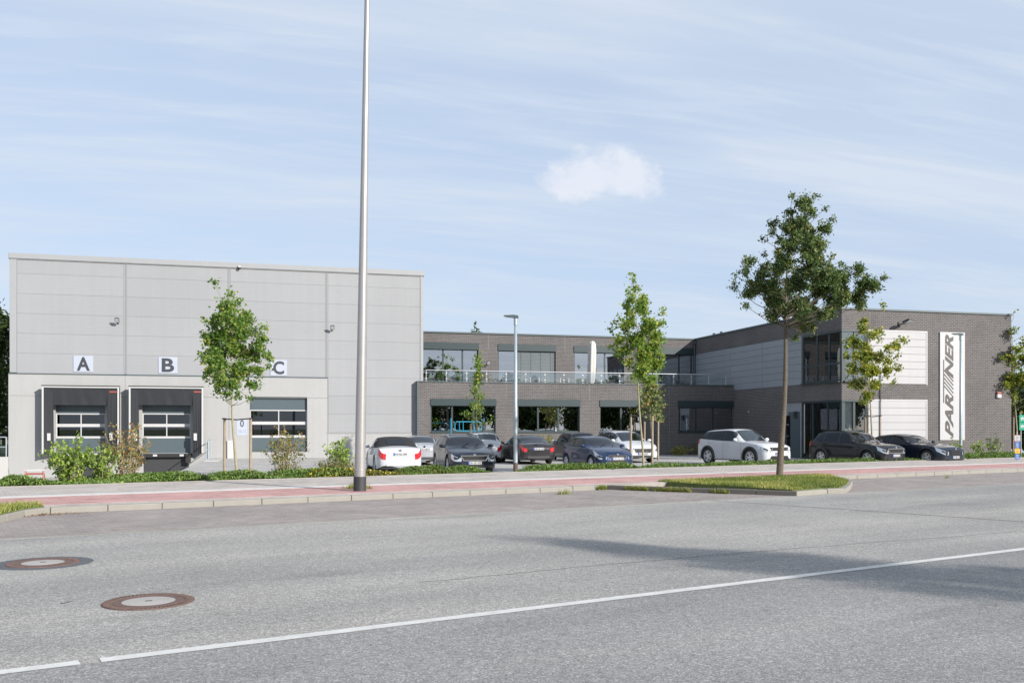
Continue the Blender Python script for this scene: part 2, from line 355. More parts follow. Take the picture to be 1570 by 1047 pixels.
mat_leaf('grass_blade', [(0.0, (0.088, 0.127, 0.029)), (0.5, (0.191, 0.232, 0.048)), (0.85, (0.351, 0.344, 0.098)), (1.0, (0.573, 0.464, 0.195))], 0.3)
mat_leaf('dry_leaf', [(0.0, (0.20, 0.12, 0.05)), (1.0, (0.38, 0.26, 0.10))], 0.2)
mat_paint('paint_white', (0.50, 0.51, 0.53))
mat_paint('paint_black', (0.010, 0.011, 0.013))
mat_paint('paint_black_blue', (0.006, 0.011, 0.024))
mat_paint('paint_grey', (0.035, 0.033, 0.036), 0.3)
mat_paint('paint_blue', (0.011, 0.025, 0.072), 0.2)
mat_paint('paint_silver', (0.42, 0.43, 0.46), 0.5)
MT = MATS

# ------------------------------------------------------------------ mesh helpers
def wloc(o):
    v = Vector((0, 0, 0))
    while o is not None:
        v += o.location; o = o.parent
    return v
def link(name, me, mats, parent=None, loc=None, rotz=0.0):
    for m in (mats if isinstance(mats, (list, tuple)) else [mats]):
        me.materials.append(MT[m])
    o = bpy.data.objects.new(name, me); COL.objects.link(o)
    if parent is not None: o.parent = parent
    if loc is not None: o.location = loc
    o.rotation_euler[2] = rotz
    return o
def tag(o, label=None, cat=None, group=None, kind=None):
    if label: o['label'] = label
    if cat: o['category'] = cat
    if group: o['group'] = group
    if kind: o['kind'] = kind
    return o
def thing(name, label, cat, loc=(0, 0, 0), rotz=0.0, group=None):
    o = bpy.data.objects.new(name, None); COL.objects.link(o)
    o.empty_display_size = 0.2
    o.location = loc; o.rotation_euler = (0, 0, rotz)
    return tag(o, label, cat, group)

class MB:
    def __init__(s): s.v = []; s.f = []; s.m = []; s.smooth = False
    def add(s, vs, fs, m=0):
        b = len(s.v); s.v += [tuple(p) for p in vs]
        for f in fs: s.f.append([i+b for i in f]); s.m.append(m)
        return s
    def box(s, x0, x1, y0, y1, z0, z1, m=0, bev=0.0):
        if bev <= 0:
            v = [(x0,y0,z0),(x1,y0,z0),(x1,y1,z0),(x0,y1,z0),(x0,y0,z1),(x1,y0,z1),(x1,y1,z1),(x0,y1,z1)]
            return s.add(v, [(3,2,1,0),(4,5,6,7),(0,1,5,4),(1,2,6,5),(2,3,7,6),(3,0,4,7)], m)
        bm = bmesh.new(); bmesh.ops.create_cube(bm, size=1.0)
        for q in bm.verts:
            q.co = Vector((x0+(q.co.x+.5)*(x1-x0), y0+(q.co.y+.5)*(y1-y0), z0+(q.co.z+.5)*(z1-z0)))
        bmesh.ops.bevel(bm, geom=list(bm.edges), offset=bev, segments=2, profile=0.5, affect='EDGES')
        bm.verts.ensure_lookup_table(); bm.verts.index_update()
        s.add([q.co[:] for q in bm.verts], [[q.index for q in f.verts] for f in bm.faces], m); bm.free()
        return s
    def tube(s, path, rad, n=8, m=0, cap=True):
        path = [Vector(p) for p in path]
        rs = rad if hasattr(rad, '__len__') else [rad]*len(path)
        b = len(s.v); prev = None
        for i, p in enumerate(path):
            t = (path[min(i+1, len(path)-1)]-path[max(i-1, 0)]).normalized()
            if prev is None:
                a = Vector((0, 0, 1)) if abs(t.z) < 0.9 else Vector((1, 0, 0))
                prev = t.cross(a).normalized()
            u = (prev - t*prev.dot(t)).normalized(); w = t.cross(u); prev = u
            for k in range(n):
                an = 2*math.pi*k/n
                s.v.append(tuple(p + (u*math.cos(an)+w*math.sin(an))*rs[i]))
        for i in range(len(path)-1):
            for k in range(n):
                k2 = (k+1) % n
                s.f.append([b+i*n+k, b+i*n+k2, b+(i+1)*n+k2, b+(i+1)*n+k]); s.m.append(m)
        if cap:
            s.f.append([b+k for k in range(n)][::-1]); s.m.append(m)
            s.f.append([b+(len(path)-1)*n+k for k in range(n)]); s.m.append(m)
        return s
    def lathe(s, prof, n=24, m=0, axis='z', c=(0, 0, 0)):
        b = len(s.v)
        for (r, h) in prof:
            for k in range(n):
                an = 2*math.pi*k/n; p = (r*math.cos(an), r*math.sin(an), h)
                if axis == 'y': p = (p[0], p[2], p[1])
                if axis == 'x': p = (p[2], p[0], p[1])
                s.v.append((p[0]+c[0], p[1]+c[1], p[2]+c[2]))
        for i in range(len(prof)-1):
            for k in range(n):
                k2 = (k+1) % n
                s.f.append([b+i*n+k, b+i*n+k2, b+(i+1)*n+k2, b+(i+1)*n+k]); s.m.append(m)
        return s
    def prism(s, poly, h0, h1, axis='z', m=0):
        n = len(poly); b = len(s.v)
        for h in (h0, h1):
            for (p, q) in poly:
                s.v.append({'z': (p, q, h), 'y': (p, h, q), 'x': (h, p, q)}[axis])
        s.f.append([b+i for i in range(n)][::-1]); s.m.append(m)
        s.f.append([b+n+i for i in range(n)]); s.m.append(m)
        for i in range(n):
            j = (i+1) % n
            s.f.append([b+i, b+j, b+n+j, b+n+i]); s.m.append(m)
        return s
    def wall(s, a0, a1, z0, z1, d, ops, depth=0.2, swap=False, m=0):
        """front sheet of a wall at depth d with openings (a0,a1,z0,z1) and their reveals"""
        A = sorted({a0, a1} | {min(max(q, a0), a1) for o in ops for q in o[:2]})
        Z = sorted({z0, z1} | {min(max(q, z0), z1) for o in ops for q in o[2:4]})
        def P(a, dd, z): return (dd, a, z) if swap else (a, dd, z)
        for i in range(len(A)-1):
            for j in range(len(Z)-1):
                am, zm = (A[i]+A[i+1])/2, (Z[j]+Z[j+1])/2
                if any(o[0] < am < o[1] and o[2] < zm < o[3] for o in ops): continue
                s.add([P(A[i], d, Z[j]), P(A[i+1], d, Z[j]), P(A[i+1], d, Z[j+1]), P(A[i], d, Z[j+1])], [(0, 1, 2, 3)], m)
        for o in ops:
            p = [(o[0], o[2]), (o[1], o[2]), (o[1], o[3]), (o[0], o[3])]
            for k in range(4):
                if (k == 3 and o[0] <= a0+1e-6) or (k == 1 and o[1] >= a1-1e-6): continue
                q, r = p[k], p[(k+1) % 4]
                s.add([P(q[0], d, q[1]), P(r[0], d, r[1]), P(r[0], d+depth, r[1]), P(q[0], d+depth, q[1])], [(0, 1, 2, 3)], m)
        return s
    def mesh(s, name, off=Vector((0, 0, 0)), smooth=False):
        me = bpy.data.meshes.new(name)
        me.from_pydata([(v[0]-off[0], v[1]-off[1], v[2]-off[2]) for v in s.v], [], s.f)
        me.polygons.foreach_set('material_index', s.m)
        bm = bmesh.new(); bm.from_mesh(me); bmesh.ops.recalc_face_normals(bm, faces=bm.faces); bm.to_mesh(me); bm.free()
        if smooth: me.polygons.foreach_set('use_smooth', [True]*len(me.polygons))
        me.update(); return me
    def build(s, name, mats, parent=None, smooth=False, local=False, loc=None, rotz=0.0):
        off = Vector((0, 0, 0)) if (local or parent is None) else wloc(parent)
        return link(name, s.mesh(name, off, smooth), mats, parent, loc, rotz)

def text_mesh(txt, size, bold=0.0, shear=0.0, extrude=0.01, spacing=1.0):
    cu = bpy.data.curves.new('lettering', 'FONT'); cu.body = txt; cu.size = size; cu.offset = bold; cu.shear = shear
    cu.extrude = extrude; cu.align_x = 'CENTER'; cu.align_y = 'CENTER'; cu.space_character = spacing; cu.resolution_u = 4
    o = bpy.data.objects.new('lettering', cu); COL.objects.link(o)
    dg = bpy.context.evaluated_depsgraph_get(); me = bpy.data.meshes.new_from_object(o.evaluated_get(dg))
    bpy.data.objects.remove(o); bpy.data.curves.remove(cu)
    return me
def text_fit(txt, fn, w, h, **kw):
    """text mesh scaled to w x h about its centre, mapped through fn(tx, ty, depth)"""
    me = text_mesh(txt, 1.0, **kw); n = len(me.vertices); a = np.empty(n*3); me.vertices.foreach_get('co', a); a = a.reshape(-1, 3)
    lo, hi = a.min(0), a.max(0); c = (lo+hi)/2
    out = [fn((p[0]-c[0])*w/(hi[0]-lo[0]), (p[1]-c[1])*h/(hi[1]-lo[1]), p[2]) for p in a]
    me.vertices.foreach_set('co', np.array(out).ravel()); me.update()
    return me
def copy_tree(o, parent=None):
    c = o.copy(); COL.objects.link(c); c.parent = parent
    for ch in list(o.children): copy_tree(ch, c)
    return c

# ------------------------------------------------------------------ ground, road, pavement
RA = math.atan2(0.2826, 0.9594)                           # the road runs this much off the hall's front
rdir = Vector((math.cos(RA), math.sin(RA), 0)); qdir = Vector((-math.sin(RA), math.cos(RA), 0))
def rs(px, py, z=0.0):                                    # photo point on the ground in road coordinates
    x, y = onZ(px, py, z); v = Vector((x, y, 0)); return v.dot(rdir), v.dot(qdir)
Q_LINE, Q_EDGE, Q_KERB, Q_PINK, Q_WHITE, Q_BACK = 6.88, 15.05, 19.25, 19.85, 22.25, 26.45
ZS, ZL = 0.12, -0.10                                      # pavement and car park levels
S0, S1 = -60.0, 120.0
def sheet(name, pts, z, mat, kind='structure', rot=True):
    mb = MB(); mb.add([(p[0], p[1], z) for p in pts], [list(range(len(pts)))])
    o = mb.build(name, mat); o.rotation_euler[2] = RA if rot else 0
    return tag(o, kind=kind)
def rect(s0, s1, q0, q1): return [(s0, q0), (s1, q0), (s1, q1), (s0, q1)]

YARD_X = onY(312, 700, 52)[0]; YARD_Y0 = 43.0; ZY = -1.05
HALL_X0, HALL_X1, HALL_Y, HALL_Z = -13.65, 8.9, 54.75, 11.1
LOT_A = -16.5
# far ground
g = MB()
big = 1500
def gquad(x0, x1, y0, y1, z): g.add([(x0, y0, z), (x1, y0, z), (x1, y1, z), (x0, y1, z)], [(0, 1, 2, 3)])
gquad(-big, big, -big, 0.0, -0.14); gquad(YARD_X, big, 0.0, HALL_Y, -0.14); gquad(-big, LOT_A-25, 0.0, HALL_Y, -0.14); gquad(-big, big, HALL_Y, big, -0.14)
yb0 = lambda x: ((x-qdir.x*(Q_BACK+1.85))/rdir.x)*rdir.y+(Q_BACK+1.85)*qdir.y
g.add([(LOT_A-25, 0, -.14), (YARD_X, 0, -.14), (YARD_X, yb0(YARD_X), -.14), (LOT_A-25, yb0(LOT_A-25), -.14)], [(0, 1, 2, 3)])
tag(g.build('ground', 'field'), kind='structure')
sheet('road', rect(S0*3, S1*2, -1.5, Q_EDGE+0.02), 0.0, 'asphalt')
def solid(name, s0, s1, q0, q1, z0, z1, mat):
    o = MB().box(s0, s1, q0, q1, z0, z1).build(name, mat); o.rotation_euler[2] = RA
    return tag(o, kind='structure')
solid('parking_strip', S0, S1, Q_EDGE+0.14, Q_KERB+0.02, -0.13, 0.002, 'paving_strip')
solid('gutter_strip', S0, S1, Q_EDGE+0.02, Q_EDGE+0.14, -0.13, 0.004, 'kerb_stone')
solid('near_verge', S0, S1, -7.0, -1.5, -0.2, 0.10, 'turf')
solid('kerb_bed', S0, S1, Q_KERB+0.15, Q_PINK, -0.13, ZS, 'sidewalk_blocks')
solid('bike_path', S0, S1, Q_PINK, Q_WHITE, -0.13, ZS+0.003, 'bike_path')
solid('path_line', S0, S1, Q_WHITE, Q_WHITE+0.50, -0.13, ZS+0.006, 'line_paint')
solid('sidewalk', S0, S1, Q_WHITE+0.50, Q_BACK, -0.13, ZS+0.002, 'sidewalk_blocks')
solid('edging', S0, S1, Q_BACK, Q_BACK+0.08, -0.13, ZS+0.02, 'kerb_stone')
# planting bed, falling from the pavement to the car park
def bed():
    mb = MB(); a, b_ = Q_BACK+0.08, Q_BACK+1.9
    mb.add([(S0, a, ZS-0.01), (S1, a, ZS-0.01), (S1, b_, ZL+0.06), (S0, b_, ZL+0.06), (S1, b_, ZL-0.05), (S0, b_, ZL-0.05)], [(0, 1, 2, 3), (3, 2, 4, 5)])
    o = mb.build('planting_bed', 'soil'); o.rotation_euler[2] = RA; tag(o, kind='structure')
bed()
def lot():
    mb = MB()
    def W(s, q): v = rdir*s+qdir*q; return v.x, v.y
    q = Q_BACK+1.9
    def s_at_x(x): return (x + qdir.x*-q)/rdir.x if False else (x - qdir.x*q)/rdir.x
    def y_at_x(x): return s_at_x(x)*rdir.y + q*qdir.y
    mb.add([(YARD_X, y_at_x(YARD_X), ZL), (70, y_at_x(70), ZL), (70, 70, ZL), (YARD_X, 70, ZL)], [(0, 1, 2, 3)])
    tag(mb.build('car_park', 'lot_blocks'), kind='structure')
lot()
LB = LOT_A-25
y_ = MB().add([(LB, yb0(LB), ZY), (YARD_X, yb0(YARD_X), ZY), (YARD_X, HALL_Y, ZY), (LB, HALL_Y, ZY)], [(0, 1, 2, 3)])
y_.add([(LB, yb0(LB), ZY), (YARD_X, yb0(YARD_X), ZY), (YARD_X, yb0(YARD_X), ZL), (LB, yb0(LB), ZL)], [(0, 1, 2, 3)])
y_.add([(YARD_X, yb0(YARD_X), ZY), (YARD_X, HALL_Y, ZY), (YARD_X, HALL_Y, ZL-.03), (YARD_X, yb0(YARD_X), ZL-.03)], [(0, 1, 2, 3)])
tag(y_.build('loading_yard', 'lot_blocks'), kind='structure')

# road markings: one long stroke and a dash
def marking(s0, s1, q, w=0.13):
    mb = MB(); n = max(2, int((s1-s0)/0.25)); e = []
    for i in range(n+1):
        s = s0+(s1-s0)*i/n; e.append((s, q-w/2+random.uniform(-.006, .006), q+w/2+random.uniform(-.006, .006)))
    for i in range(n):
        mb.add([(e[i][0], e[i][1], .004), (e[i+1][0], e[i+1][1], .004), (e[i+1][0], e[i+1][2], .004), (e[i][0], e[i][2], .004)], [(0, 1, 2, 3)])
    o = mb.build('lane_marking', 'line_paint'); o.rotation_euler[2] = RA
    return tag(o, kind='structure')
sa, sb = rs(152, 1009)[0], rs(121, 1014)[0]
marking(sa, S1, Q_LINE); marking(sb-6.0, sb, Q_LINE)
# sealed joints in the asphalt
def strip(name, pts, w, mat, z=0.003):
    mb = MB(); P = [Vector((*onZ(px, py, 0), 0)) for px, py in pts]
    fine = []
    for i in range(len(P)-1):
        for k in range(14): fine.append(P[i].lerp(P[i+1], k/14)+Vector((random.uniform(-.02, .02), random.uniform(-.03, .03), 0)))
    fine.append(P[-1])
    for i in range(len(fine)-1):
        a, b_ = fine[i], fine[i+1]; n = (b_-a).cross(Vector((0, 0, 1))).normalized()*w/2
        mb.add([(a+n).to_tuple()[:2]+(z,), (b_+n).to_tuple()[:2]+(z,), (b_-n).to_tuple()[:2]+(z,), (a-n).to_tuple()[:2]+(z,)], [(0, 1, 2, 3)])
    return tag(mb.build(name, mat), kind='structure')
strip('asphalt_joint', [(1085, 767), (1300, 781), (1572, 800)], 0.035, 'bitumen')
strip('asphalt_joint', [(640, 893), (900, 868), (1200, 842), (1572, 814)], 0.012, 'bitumen')
strip('asphalt_crack', [(92, 925), (112, 921.5)], 0.010, 'bitumen')

# kerbs: single stones
kerb = thing('kerb', None, None); kerb['kind'] = 'structure'
def stone_mesh(L=0.994, w=0.15, h=0.25):
    return MB().box(0, L, 0, w, -h+ZS, ZS, bev=0.018).mesh('kerb_stone')
STONE = stone_mesh()
STONE.materials.append(MT['kerb_stone'])
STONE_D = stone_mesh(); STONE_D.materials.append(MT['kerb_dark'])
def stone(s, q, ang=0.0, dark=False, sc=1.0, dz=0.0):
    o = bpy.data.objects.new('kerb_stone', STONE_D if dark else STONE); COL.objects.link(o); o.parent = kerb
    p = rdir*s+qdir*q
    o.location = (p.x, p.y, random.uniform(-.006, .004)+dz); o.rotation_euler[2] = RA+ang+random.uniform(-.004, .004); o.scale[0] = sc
sI0, qI0 = rs(925, 750)[0], Q_KERB
sI1, qI1 = rs(1222, 760.5)
sI2 = rs(1285, 758)[0]
sI3, _ = rs(1306, 737)
sL, qL = rs(74, 784)[0], Q_KERB                            # where the left island leaves the kerb
s = sL
while s < sI0: stone(s, Q_KERB); s += 1.0
s = sI3+0.1
while s < 75: stone(s, Q_KERB); s += 1.0
def run(p0, p1, dark=False):
    v = Vector((p1[0]-p0[0], p1[1]-p0[1])); L = v.length; n = max(1, round(L)); a = math.atan2(v.y, v.x)
    for i in range(n): stone(p0[0]+v.x*i/n, p0[1]+v.y*i/n, a, dark, (L/n)*0.985/0.985)
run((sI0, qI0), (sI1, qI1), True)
run((sI1, qI1), (sI2, Q_EDGE+0.16))
c0 = (sI2, Q_EDGE+0.16); c3 = (sI3+0.1, Q_KERB)
arc = [c0, rs(1301, 753), rs(1306, 747), c3]
arc = [c0]+[rs(*q) for q in ((1297, 756), (1304, 750.5), (1307, 744))]+[c3]
for a_, b_ in zip(arc[:-1], arc[1:]): run(a_, b_)
pl = rs(-20, 806); pl2 = rs(38, 792)
run(pl2, (sL, Q_KERB)); run(pl, pl2)
# islands
def island(name, pts, mat='turf'):
    o = MB().prism(pts, -0.1, ZS+0.015).build(name, mat); o.rotation_euler[2] = RA
    return tag(o, kind='structure')
ISL = [(sI0+2.2, Q_KERB+0.12), (sI1+0.02, qI1+0.16), (sI2-0.02, Q_EDGE+0.32), (arc[1][0]-.12, arc[1][1]+.16), (arc[2][0]-.16, arc[2][1]+.04), (arc[3][0]-.16, arc[3][1]), (sI3-0.08, Q_KERB+0.1), (sI3-0.1, Q_PINK-0.06), (sI0+2.2, Q_PINK-0.06)]
island('grass_island', ISL)
ISL2 = [(pl[0]-8, Q_EDGE+0.2), (pl[0], pl[1]+0.16), (pl2[0], pl2[1]+0.16), (sL-0.1, Q_KERB+0.14), (sL-0.1, Q_PINK-0.06), (pl[0]-8, Q_PINK-0.06)]
island('grass_island', ISL2)

def in_poly(p, poly):
    x, y = p; c = False
    for i in range(len(poly)):
        (x1, y1), (x2, y2) = poly[i], poly[i-1]
        if (y1 > y) != (y2 > y) and x < (x2-x1)*(y-y1)/(y2-y1)+x1: c = not c
    return c
def tri_soup(name, verts, tones, mat, nper, parent=None, off=Vector((0, 0, 0)), faces=None):
    """verts (N*nper,3) -> N leaves of nper corners with one tone each"""
    me = bpy.data.meshes.new(name); V = np.asarray(verts, dtype=np.float64) - np.array(off[:])
    N = len(V)//nper
    me.vertices.add(len(V)); me.vertices.foreach_set('co', V.ravel())
    me.loops.add(len(V)); me.loops.foreach_set('vertex_index', np.arange(len(V)))
    me.polygons.add(N); me.polygons.foreach_set('loop_start', np.arange(N)*nper)
    at = me.attributes.new('tone', 'FLOAT', 'FACE'); at.data.foreach_set('value', np.asarray(tones, dtype=np.float32))
    me.update(calc_edges=True); me.validate()
    return link(name, me, mat, parent)
def grass(name, poly, n, hmin, hmax, label, lo_edge=0.0):
    xs = [p[0] for p in poly]; ys = [p[1] for p in poly]; V = []; T = []
    while len(T) < n:
        s = random.uniform(min(xs), max(xs)); q = random.uniform(min(ys), max(ys))
        if not in_poly((s, q), poly): continue
        p = rdir*s+qdir*q; h = random.uniform(hmin, hmax); a = random.uniform(0, 6.28); w = random.uniform(.006, .012)
        l = Vector((random.gauss(0, .4), random.gauss(0, .4), 0))*h
        d = Vector((math.cos(a), math.sin(a), 0))*w
        b0 = Vector((p.x, p.y, ZS+0.01))
        V += [b0-d, b0+d, b0+l+Vector((0, 0, h))]
        patch = 0.55+0.38*math.sin(s*1.7+1.3*math.sin(q*2.1))*math.sin(s*.6+.4)
        T.append(min(1, max(0, random.gauss(patch*0.8, .22))))
    o = tri_soup(name, [v[:] for v in V], T, 'grass_blade', 3)
    return tag(o, label, 'grass', kind='stuff')
grass('island_grass', [(p[0], p[1]) for p in ISL], 26000, 0.03, 0.10, 'mown grass around the street oak on the kerbed island')
grass('island_grass', [p if p[0] > pl[0]-2 else (pl[0]-2, p[1]) for p in ISL2], 9000, 0.05, 0.14, 'rough grass on the kerbed island at the left picture edge')
weed_poly = [(sI0-0.4, Q_KERB-0.10), (sI0+3.4, Q_KERB-0.85), (sI0+3.4, Q_KERB-0.72), (sI0+0.2, Q_KERB+0.04)]
def kerb_weeds():
    V = []; T = []
    spots = [(rs(932+random.uniform(0, 150), 752+random.uniform(-1, 2))) for _ in range(60)]
    pts = []
    for _ in range(2600):
        t = random.random()**1.2
        s = sI0-0.3+t*min(3.9, (sI1-sI0)*.85); q = qI0+(qI1-qI0)*max(0, (s-sI0)/(sI1-sI0))-0.03-abs(random.gauss(0, .03))
        if math.sin(s*5.0)+math.sin(s*11+1) < -0.5: continue
        pts.append((s, q))
    for (px, py, k) in ((865, 757.5, 90), (548, 757, 160), (540, 756, 120), (560, 757, 80), (40, 790, 60), (1450, 733, 20)):
        s0, q0 = rs(px, py)
        for _ in range(k): pts.append((s0+random.gauss(0, .10), q0+random.gauss(0, .04)))
    for s, q in pts:
        p = rdir*s+qdir*q; z0 = 0.0 if q < Q_KERB+0.01 else ZS
        h = random.uniform(.04, .17); a = random.uniform(0, 6.28); d = Vector((math.cos(a), math.sin(a), 0))*.008
        b0 = Vector((p.x, p.y, z0)); l = Vector((random.gauss(0, .4), random.gauss(0, .4), 1))*h
        V += [(b0-d)[:], (b0+d)[:], (b0+l)[:]]; T.append(random.uniform(.2, .95))
    tag(tri_soup('kerb_weeds', V, T, 'grass_blade', 3), 'tufts of grass and weeds growing along the kerb joints', 'weeds', kind='stuff')
kerb_weeds()
def litter():
    V = []; T = []
    for _ in range(240):
        s, q = rs(20+random.gauss(45, 35), 0.5*random.random()+791)
        q = Q_KERB-0.12-abs(random.gauss(0, .22)); p = rdir*s+qdir*q; r = random.uniform(.015, .035); a = random.uniform(0, 6.28)
        for k in range(4):
            V.append((p.x+r*math.cos(a+k*1.57)*(1 if k % 2 else .5), p.y+r*math.sin(a+k*1.57)*(1 if k % 2 else .5), .008+random.uniform(0, .02)))
        T.append(random.random())
    tag(tri_soup('leaf_litter', V, T, 'dry_leaf', 4), 'dry leaves gathered in the gutter at the left kerb', 'leaves', kind='stuff')
litter()

# manhole covers
def manhole(px, py, label, collar):
    x, y = onZ(px, py, 0)
    t = thing('manhole_cover', label, 'manhole', (x, y, 0))
    n = 48
    if collar:
        MB().lathe([(0.40, .002), (0.40, .003), (0.55, .003), (0.55, .001)], 40).build('asphalt_collar', 'bitumen', t, local=True)
    MB().lathe([(0.235, .001), (0.235, .010), (0.30, .010), (0.305, .006), (0.315, .006), (0.32, .010), (0.40, .010), (0.405, .002)], n).build('iron_ring', 'rust', t, local=True)
    lugs = MB()
    for k in range(64):
        a = 2*math.pi*k/64
        c, s_ = math.cos(a), math.sin(a)
        def pt(r, w, z): return (c*r-s_*w, s_*r+c*w, z)
        lugs.add([pt(.335, -.008, .010), pt(.39, -.010, .010), pt(.39, .010, .010), pt(.335, .008, .010), pt(.338, -.007, .015), pt(.387, -.009, .015), pt(.387, .009, .015), pt(.338, .007, .015)],
                 [(4, 5, 6, 7), (0, 1, 5, 4), (1, 2, 6, 5), (2, 3, 7, 6), (3, 0, 4, 7)])
    o = lugs.build('iron_lugs', 'rust', t, local=True); o['kind'] = 'stuff'
    MB().lathe([(0.0, .011), (0.10, .012), (0.234, .009), (0.234, .001)], 32).build('concrete_fill', 'cover_fill', t, local=True)
    MB().box(-.03, .03, -.012, .012, .011, .014).build('lifting_slot', 'black', t, local=True)
manhole(66, 863, 'rusty manhole cover with pale centre and dark asphalt collar, at left edge', True)
manhole(228, 922.5, 'rusty manhole cover with pale concrete centre nearest the white line', False)

# ------------------------------------------------------------------ the storage hall
hall = thing('storage_hall', 'tall light grey metal-clad storage hall with loading docks A, B and C', 'building', (HALL_X0, HALL_Y, 0))
def XH(px, py=480, Y=HALL_Y): return onY(px, py, Y)[0]
def ZH(px, py, Y=HALL_Y): return onY(px, py, Y)[1]
ROW = 1.08; ZC = 4.61
jx = [HALL_X0+0.28, XH(192), XH(351), XH(501), HALL_X1-0.12]
zrows = [ZC+ROW*k for k in range(6)]+[HALL_Z-0.30]
def panel(x0, x1, z0, z1):
    MB().box(x0+.004, x1-.004, HALL_Y, HALL_Y+.1, z0+.003, z1-.003, bev=0.004).build('wall_panel', 'clad_hall', hall)
for b_ in range(4):
    x0, x1 = jx[b_]+.07, jx[b_+1]-.07
    rows = zrows if b_ < 3 else [ZC-ROW*3+ROW*k for k in range(3)]+zrows
    for z0, z1 in zip(rows[:-1], rows[1:]): panel(x0, x1, z0, z1)
for i, x in enumerate(jx[1:4]):
    z0 = ZC+.02 if i < 2 else ZC-.08
    MB().box(x-.065, x-.012, HALL_Y-.015, HALL_Y+.1, z0, HALL_Z-.30).box(x+.012, x+.065, HALL_Y-.015, HALL_Y+.1, z0, HALL_Z-.30).box(x-.012, x+.012, HALL_Y+.03, HALL_Y+.1, z0, HALL_Z-.30).build('joint_cover', 'trim_hall', hall)
MB().box(HALL_X0, jx[0]+.06, HALL_Y-.03, HALL_Y+.2, ZC+.03, HALL_Z-.31, bev=.01).build('corner_trim', 'trim_hall', hall)
MB().box(jx[4]-.06, HALL_X1, HALL_Y-.03, HALL_Y+.2, ZC-ROW*3, HALL_Z-.31, bev=.01).build('corner_trim', 'trim_hall', hall)
MB().box(HALL_X0-.06, HALL_X1+.06, HALL_Y-.09, HALL_Y+.3, HALL_Z-.295, HALL_Z, bev=.015).box(HALL_X0-.05, HALL_X1+.05, HALL_Y-.05, HALL_Y+.2, HALL_Z-.33, HALL_Z-.297).build('roof_edge', 'trim_hall', hall)
MB().box(HALL_X0+.1, HALL_X1-.05, HALL_Y+.105, HALL_Y+.14, ZC, HALL_Z-.32).build('panel_backing', 'trim_hall', hall)
MB().box(jx[3]+.1, HALL_X1-.05, HALL_Y+.105, HALL_Y+.14, ZC-ROW*3, ZC-.01).build('panel_backing', 'trim_hall', hall)
# flashing over the concrete
MB().box(HALL_X0-.06, jx[3]+.06, HALL_Y-.06, HALL_Y+.1, ZC-.045, ZC+.004).build('flashing', 'slate_light', hall)
MB().box(jx[3]-.02, HALL_X1, HALL_Y-.05, HALL_Y+.1, ZC-ROW*3-.05, ZC-ROW*3-.005).build('flashing', 'trim_hall', hall)
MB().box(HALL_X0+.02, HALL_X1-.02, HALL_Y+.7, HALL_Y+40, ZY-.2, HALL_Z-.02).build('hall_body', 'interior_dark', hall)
# concrete base with the three door openings
doorA = (XH(85, 660), XH(161.5, 660), ZH(120, 693), ZH(120, 611))
doorB = (XH(218, 660), XH(292, 660), ZH(255, 694.5), ZH(255, 612))
doorC = (XH(383, 660), XH(471, 660), ZH(430, 692.5), ZH(430, 608.5))
seam = ZH(100, 607)
bays = [(HALL_X0-.06, jx[1]), (jx[1], jx[2]), (jx[2], jx[3]+.06)]
for (x0, x1), d in zip(bays, (doorA, doorB, doorC)):
    MB().wall(x0+.008, x1-.008, seam+.01, ZC-.05, HALL_Y-.025, [d] if d[3] > seam else [], .3).build('concrete_panel', 'concrete', hall)
    MB().wall(x0+.008, x1-.008, ZY-.3, seam-.01, HALL_Y-.025, [d], .5).build('concrete_panel', 'concrete', hall)
MB().box(bays[0][0]+.03, bays[2][1]-.03, HALL_Y-.012, HALL_Y+.01, seam-.012, seam+.012).box(jx[1]-.01, jx[1]+.01, HALL_Y-.012, HALL_Y+.012, ZY, ZC-.06).box(jx[2]-.01, jx[2]+.01, HALL_Y-.012, HALL_Y+.012, ZY, ZC-.06).build('joint_filler', 'joint', hall)
MB().wall(jx[3]+.068, HALL_X1, ZY-.3, ZC-ROW*3-.055, HALL_Y-.02, []).build('concrete_plinth', 'concrete', hall)
MB().box(HALL_X0-.06, HALL_X0+.02, HALL_Y-.02, HALL_Y+1.0, ZY-.3, ZC-.05).build('side_wall', 'concrete', hall)
def sect_door(d, rows, label, box=False):
    """sectional door: slate panels, two rows of two panes, aluminium bars"""
    x0, x1, z0, z1 = d; y = HALL_Y+.16
    dr = thing('sectional_door', None, None, (x0, y, z0)); dr.parent = hall
    dr.location = Vector((x0, y, z0))-hall.location
    dr['label'] = label
    zt, za, zb, zc, zd, ze = rows                          # top of the panes row 1 .. bottom of row 2
    MB().box(x0, x1, y, y+.05, zt, z1).build('door_panel', 'slate_light', dr)
    MB().box(x0, x1, y, y+.05, z0, ze).build('door_panel', 'slate_light', dr)
    xm = (x0+x1)/2; w = .055
    fr = MB()
    for z in ((zt-.03, zt+.03), (zb-.03, za+.03), (ze-.03, zd+.03)):
        fr.box(x0, x1, y-.012, y+.045, min(z), max(z))
    for xx in (x0, xm-w/2, x1-w):
        fr.box(xx, xx+w, y-.010, y+.044, ze, zt)
    fr.build('door_frame', 'alu_white', dr)
    for (a, b2) in ((zt, za), (zb, ze)):
        for (p, q) in ((x0+w, xm-w/2), (xm+w/2, x1-w)):
            MB().box(p, q, y+.010, y+.022, min(a, b2), max(a, b2)).build('pane', 'door_glass', dr)
def zz(x, *ys): return [ZH(x, q) for q in ys]
sect_door(doorA, zz(120, 634.5, 650.5, 653.5, 669.5, 669.5, 671), 'slate sectional door behind dock shelter A')
sect_door(doorB, zz(255, 634.5, 650.5, 653.5, 669.5, 669.5, 671), 'slate sectional door behind dock shelter B')
sect_door(doorC, zz(430, 629, 647, 650, 668, 668, 670), 'slate sectional door under the letter C')
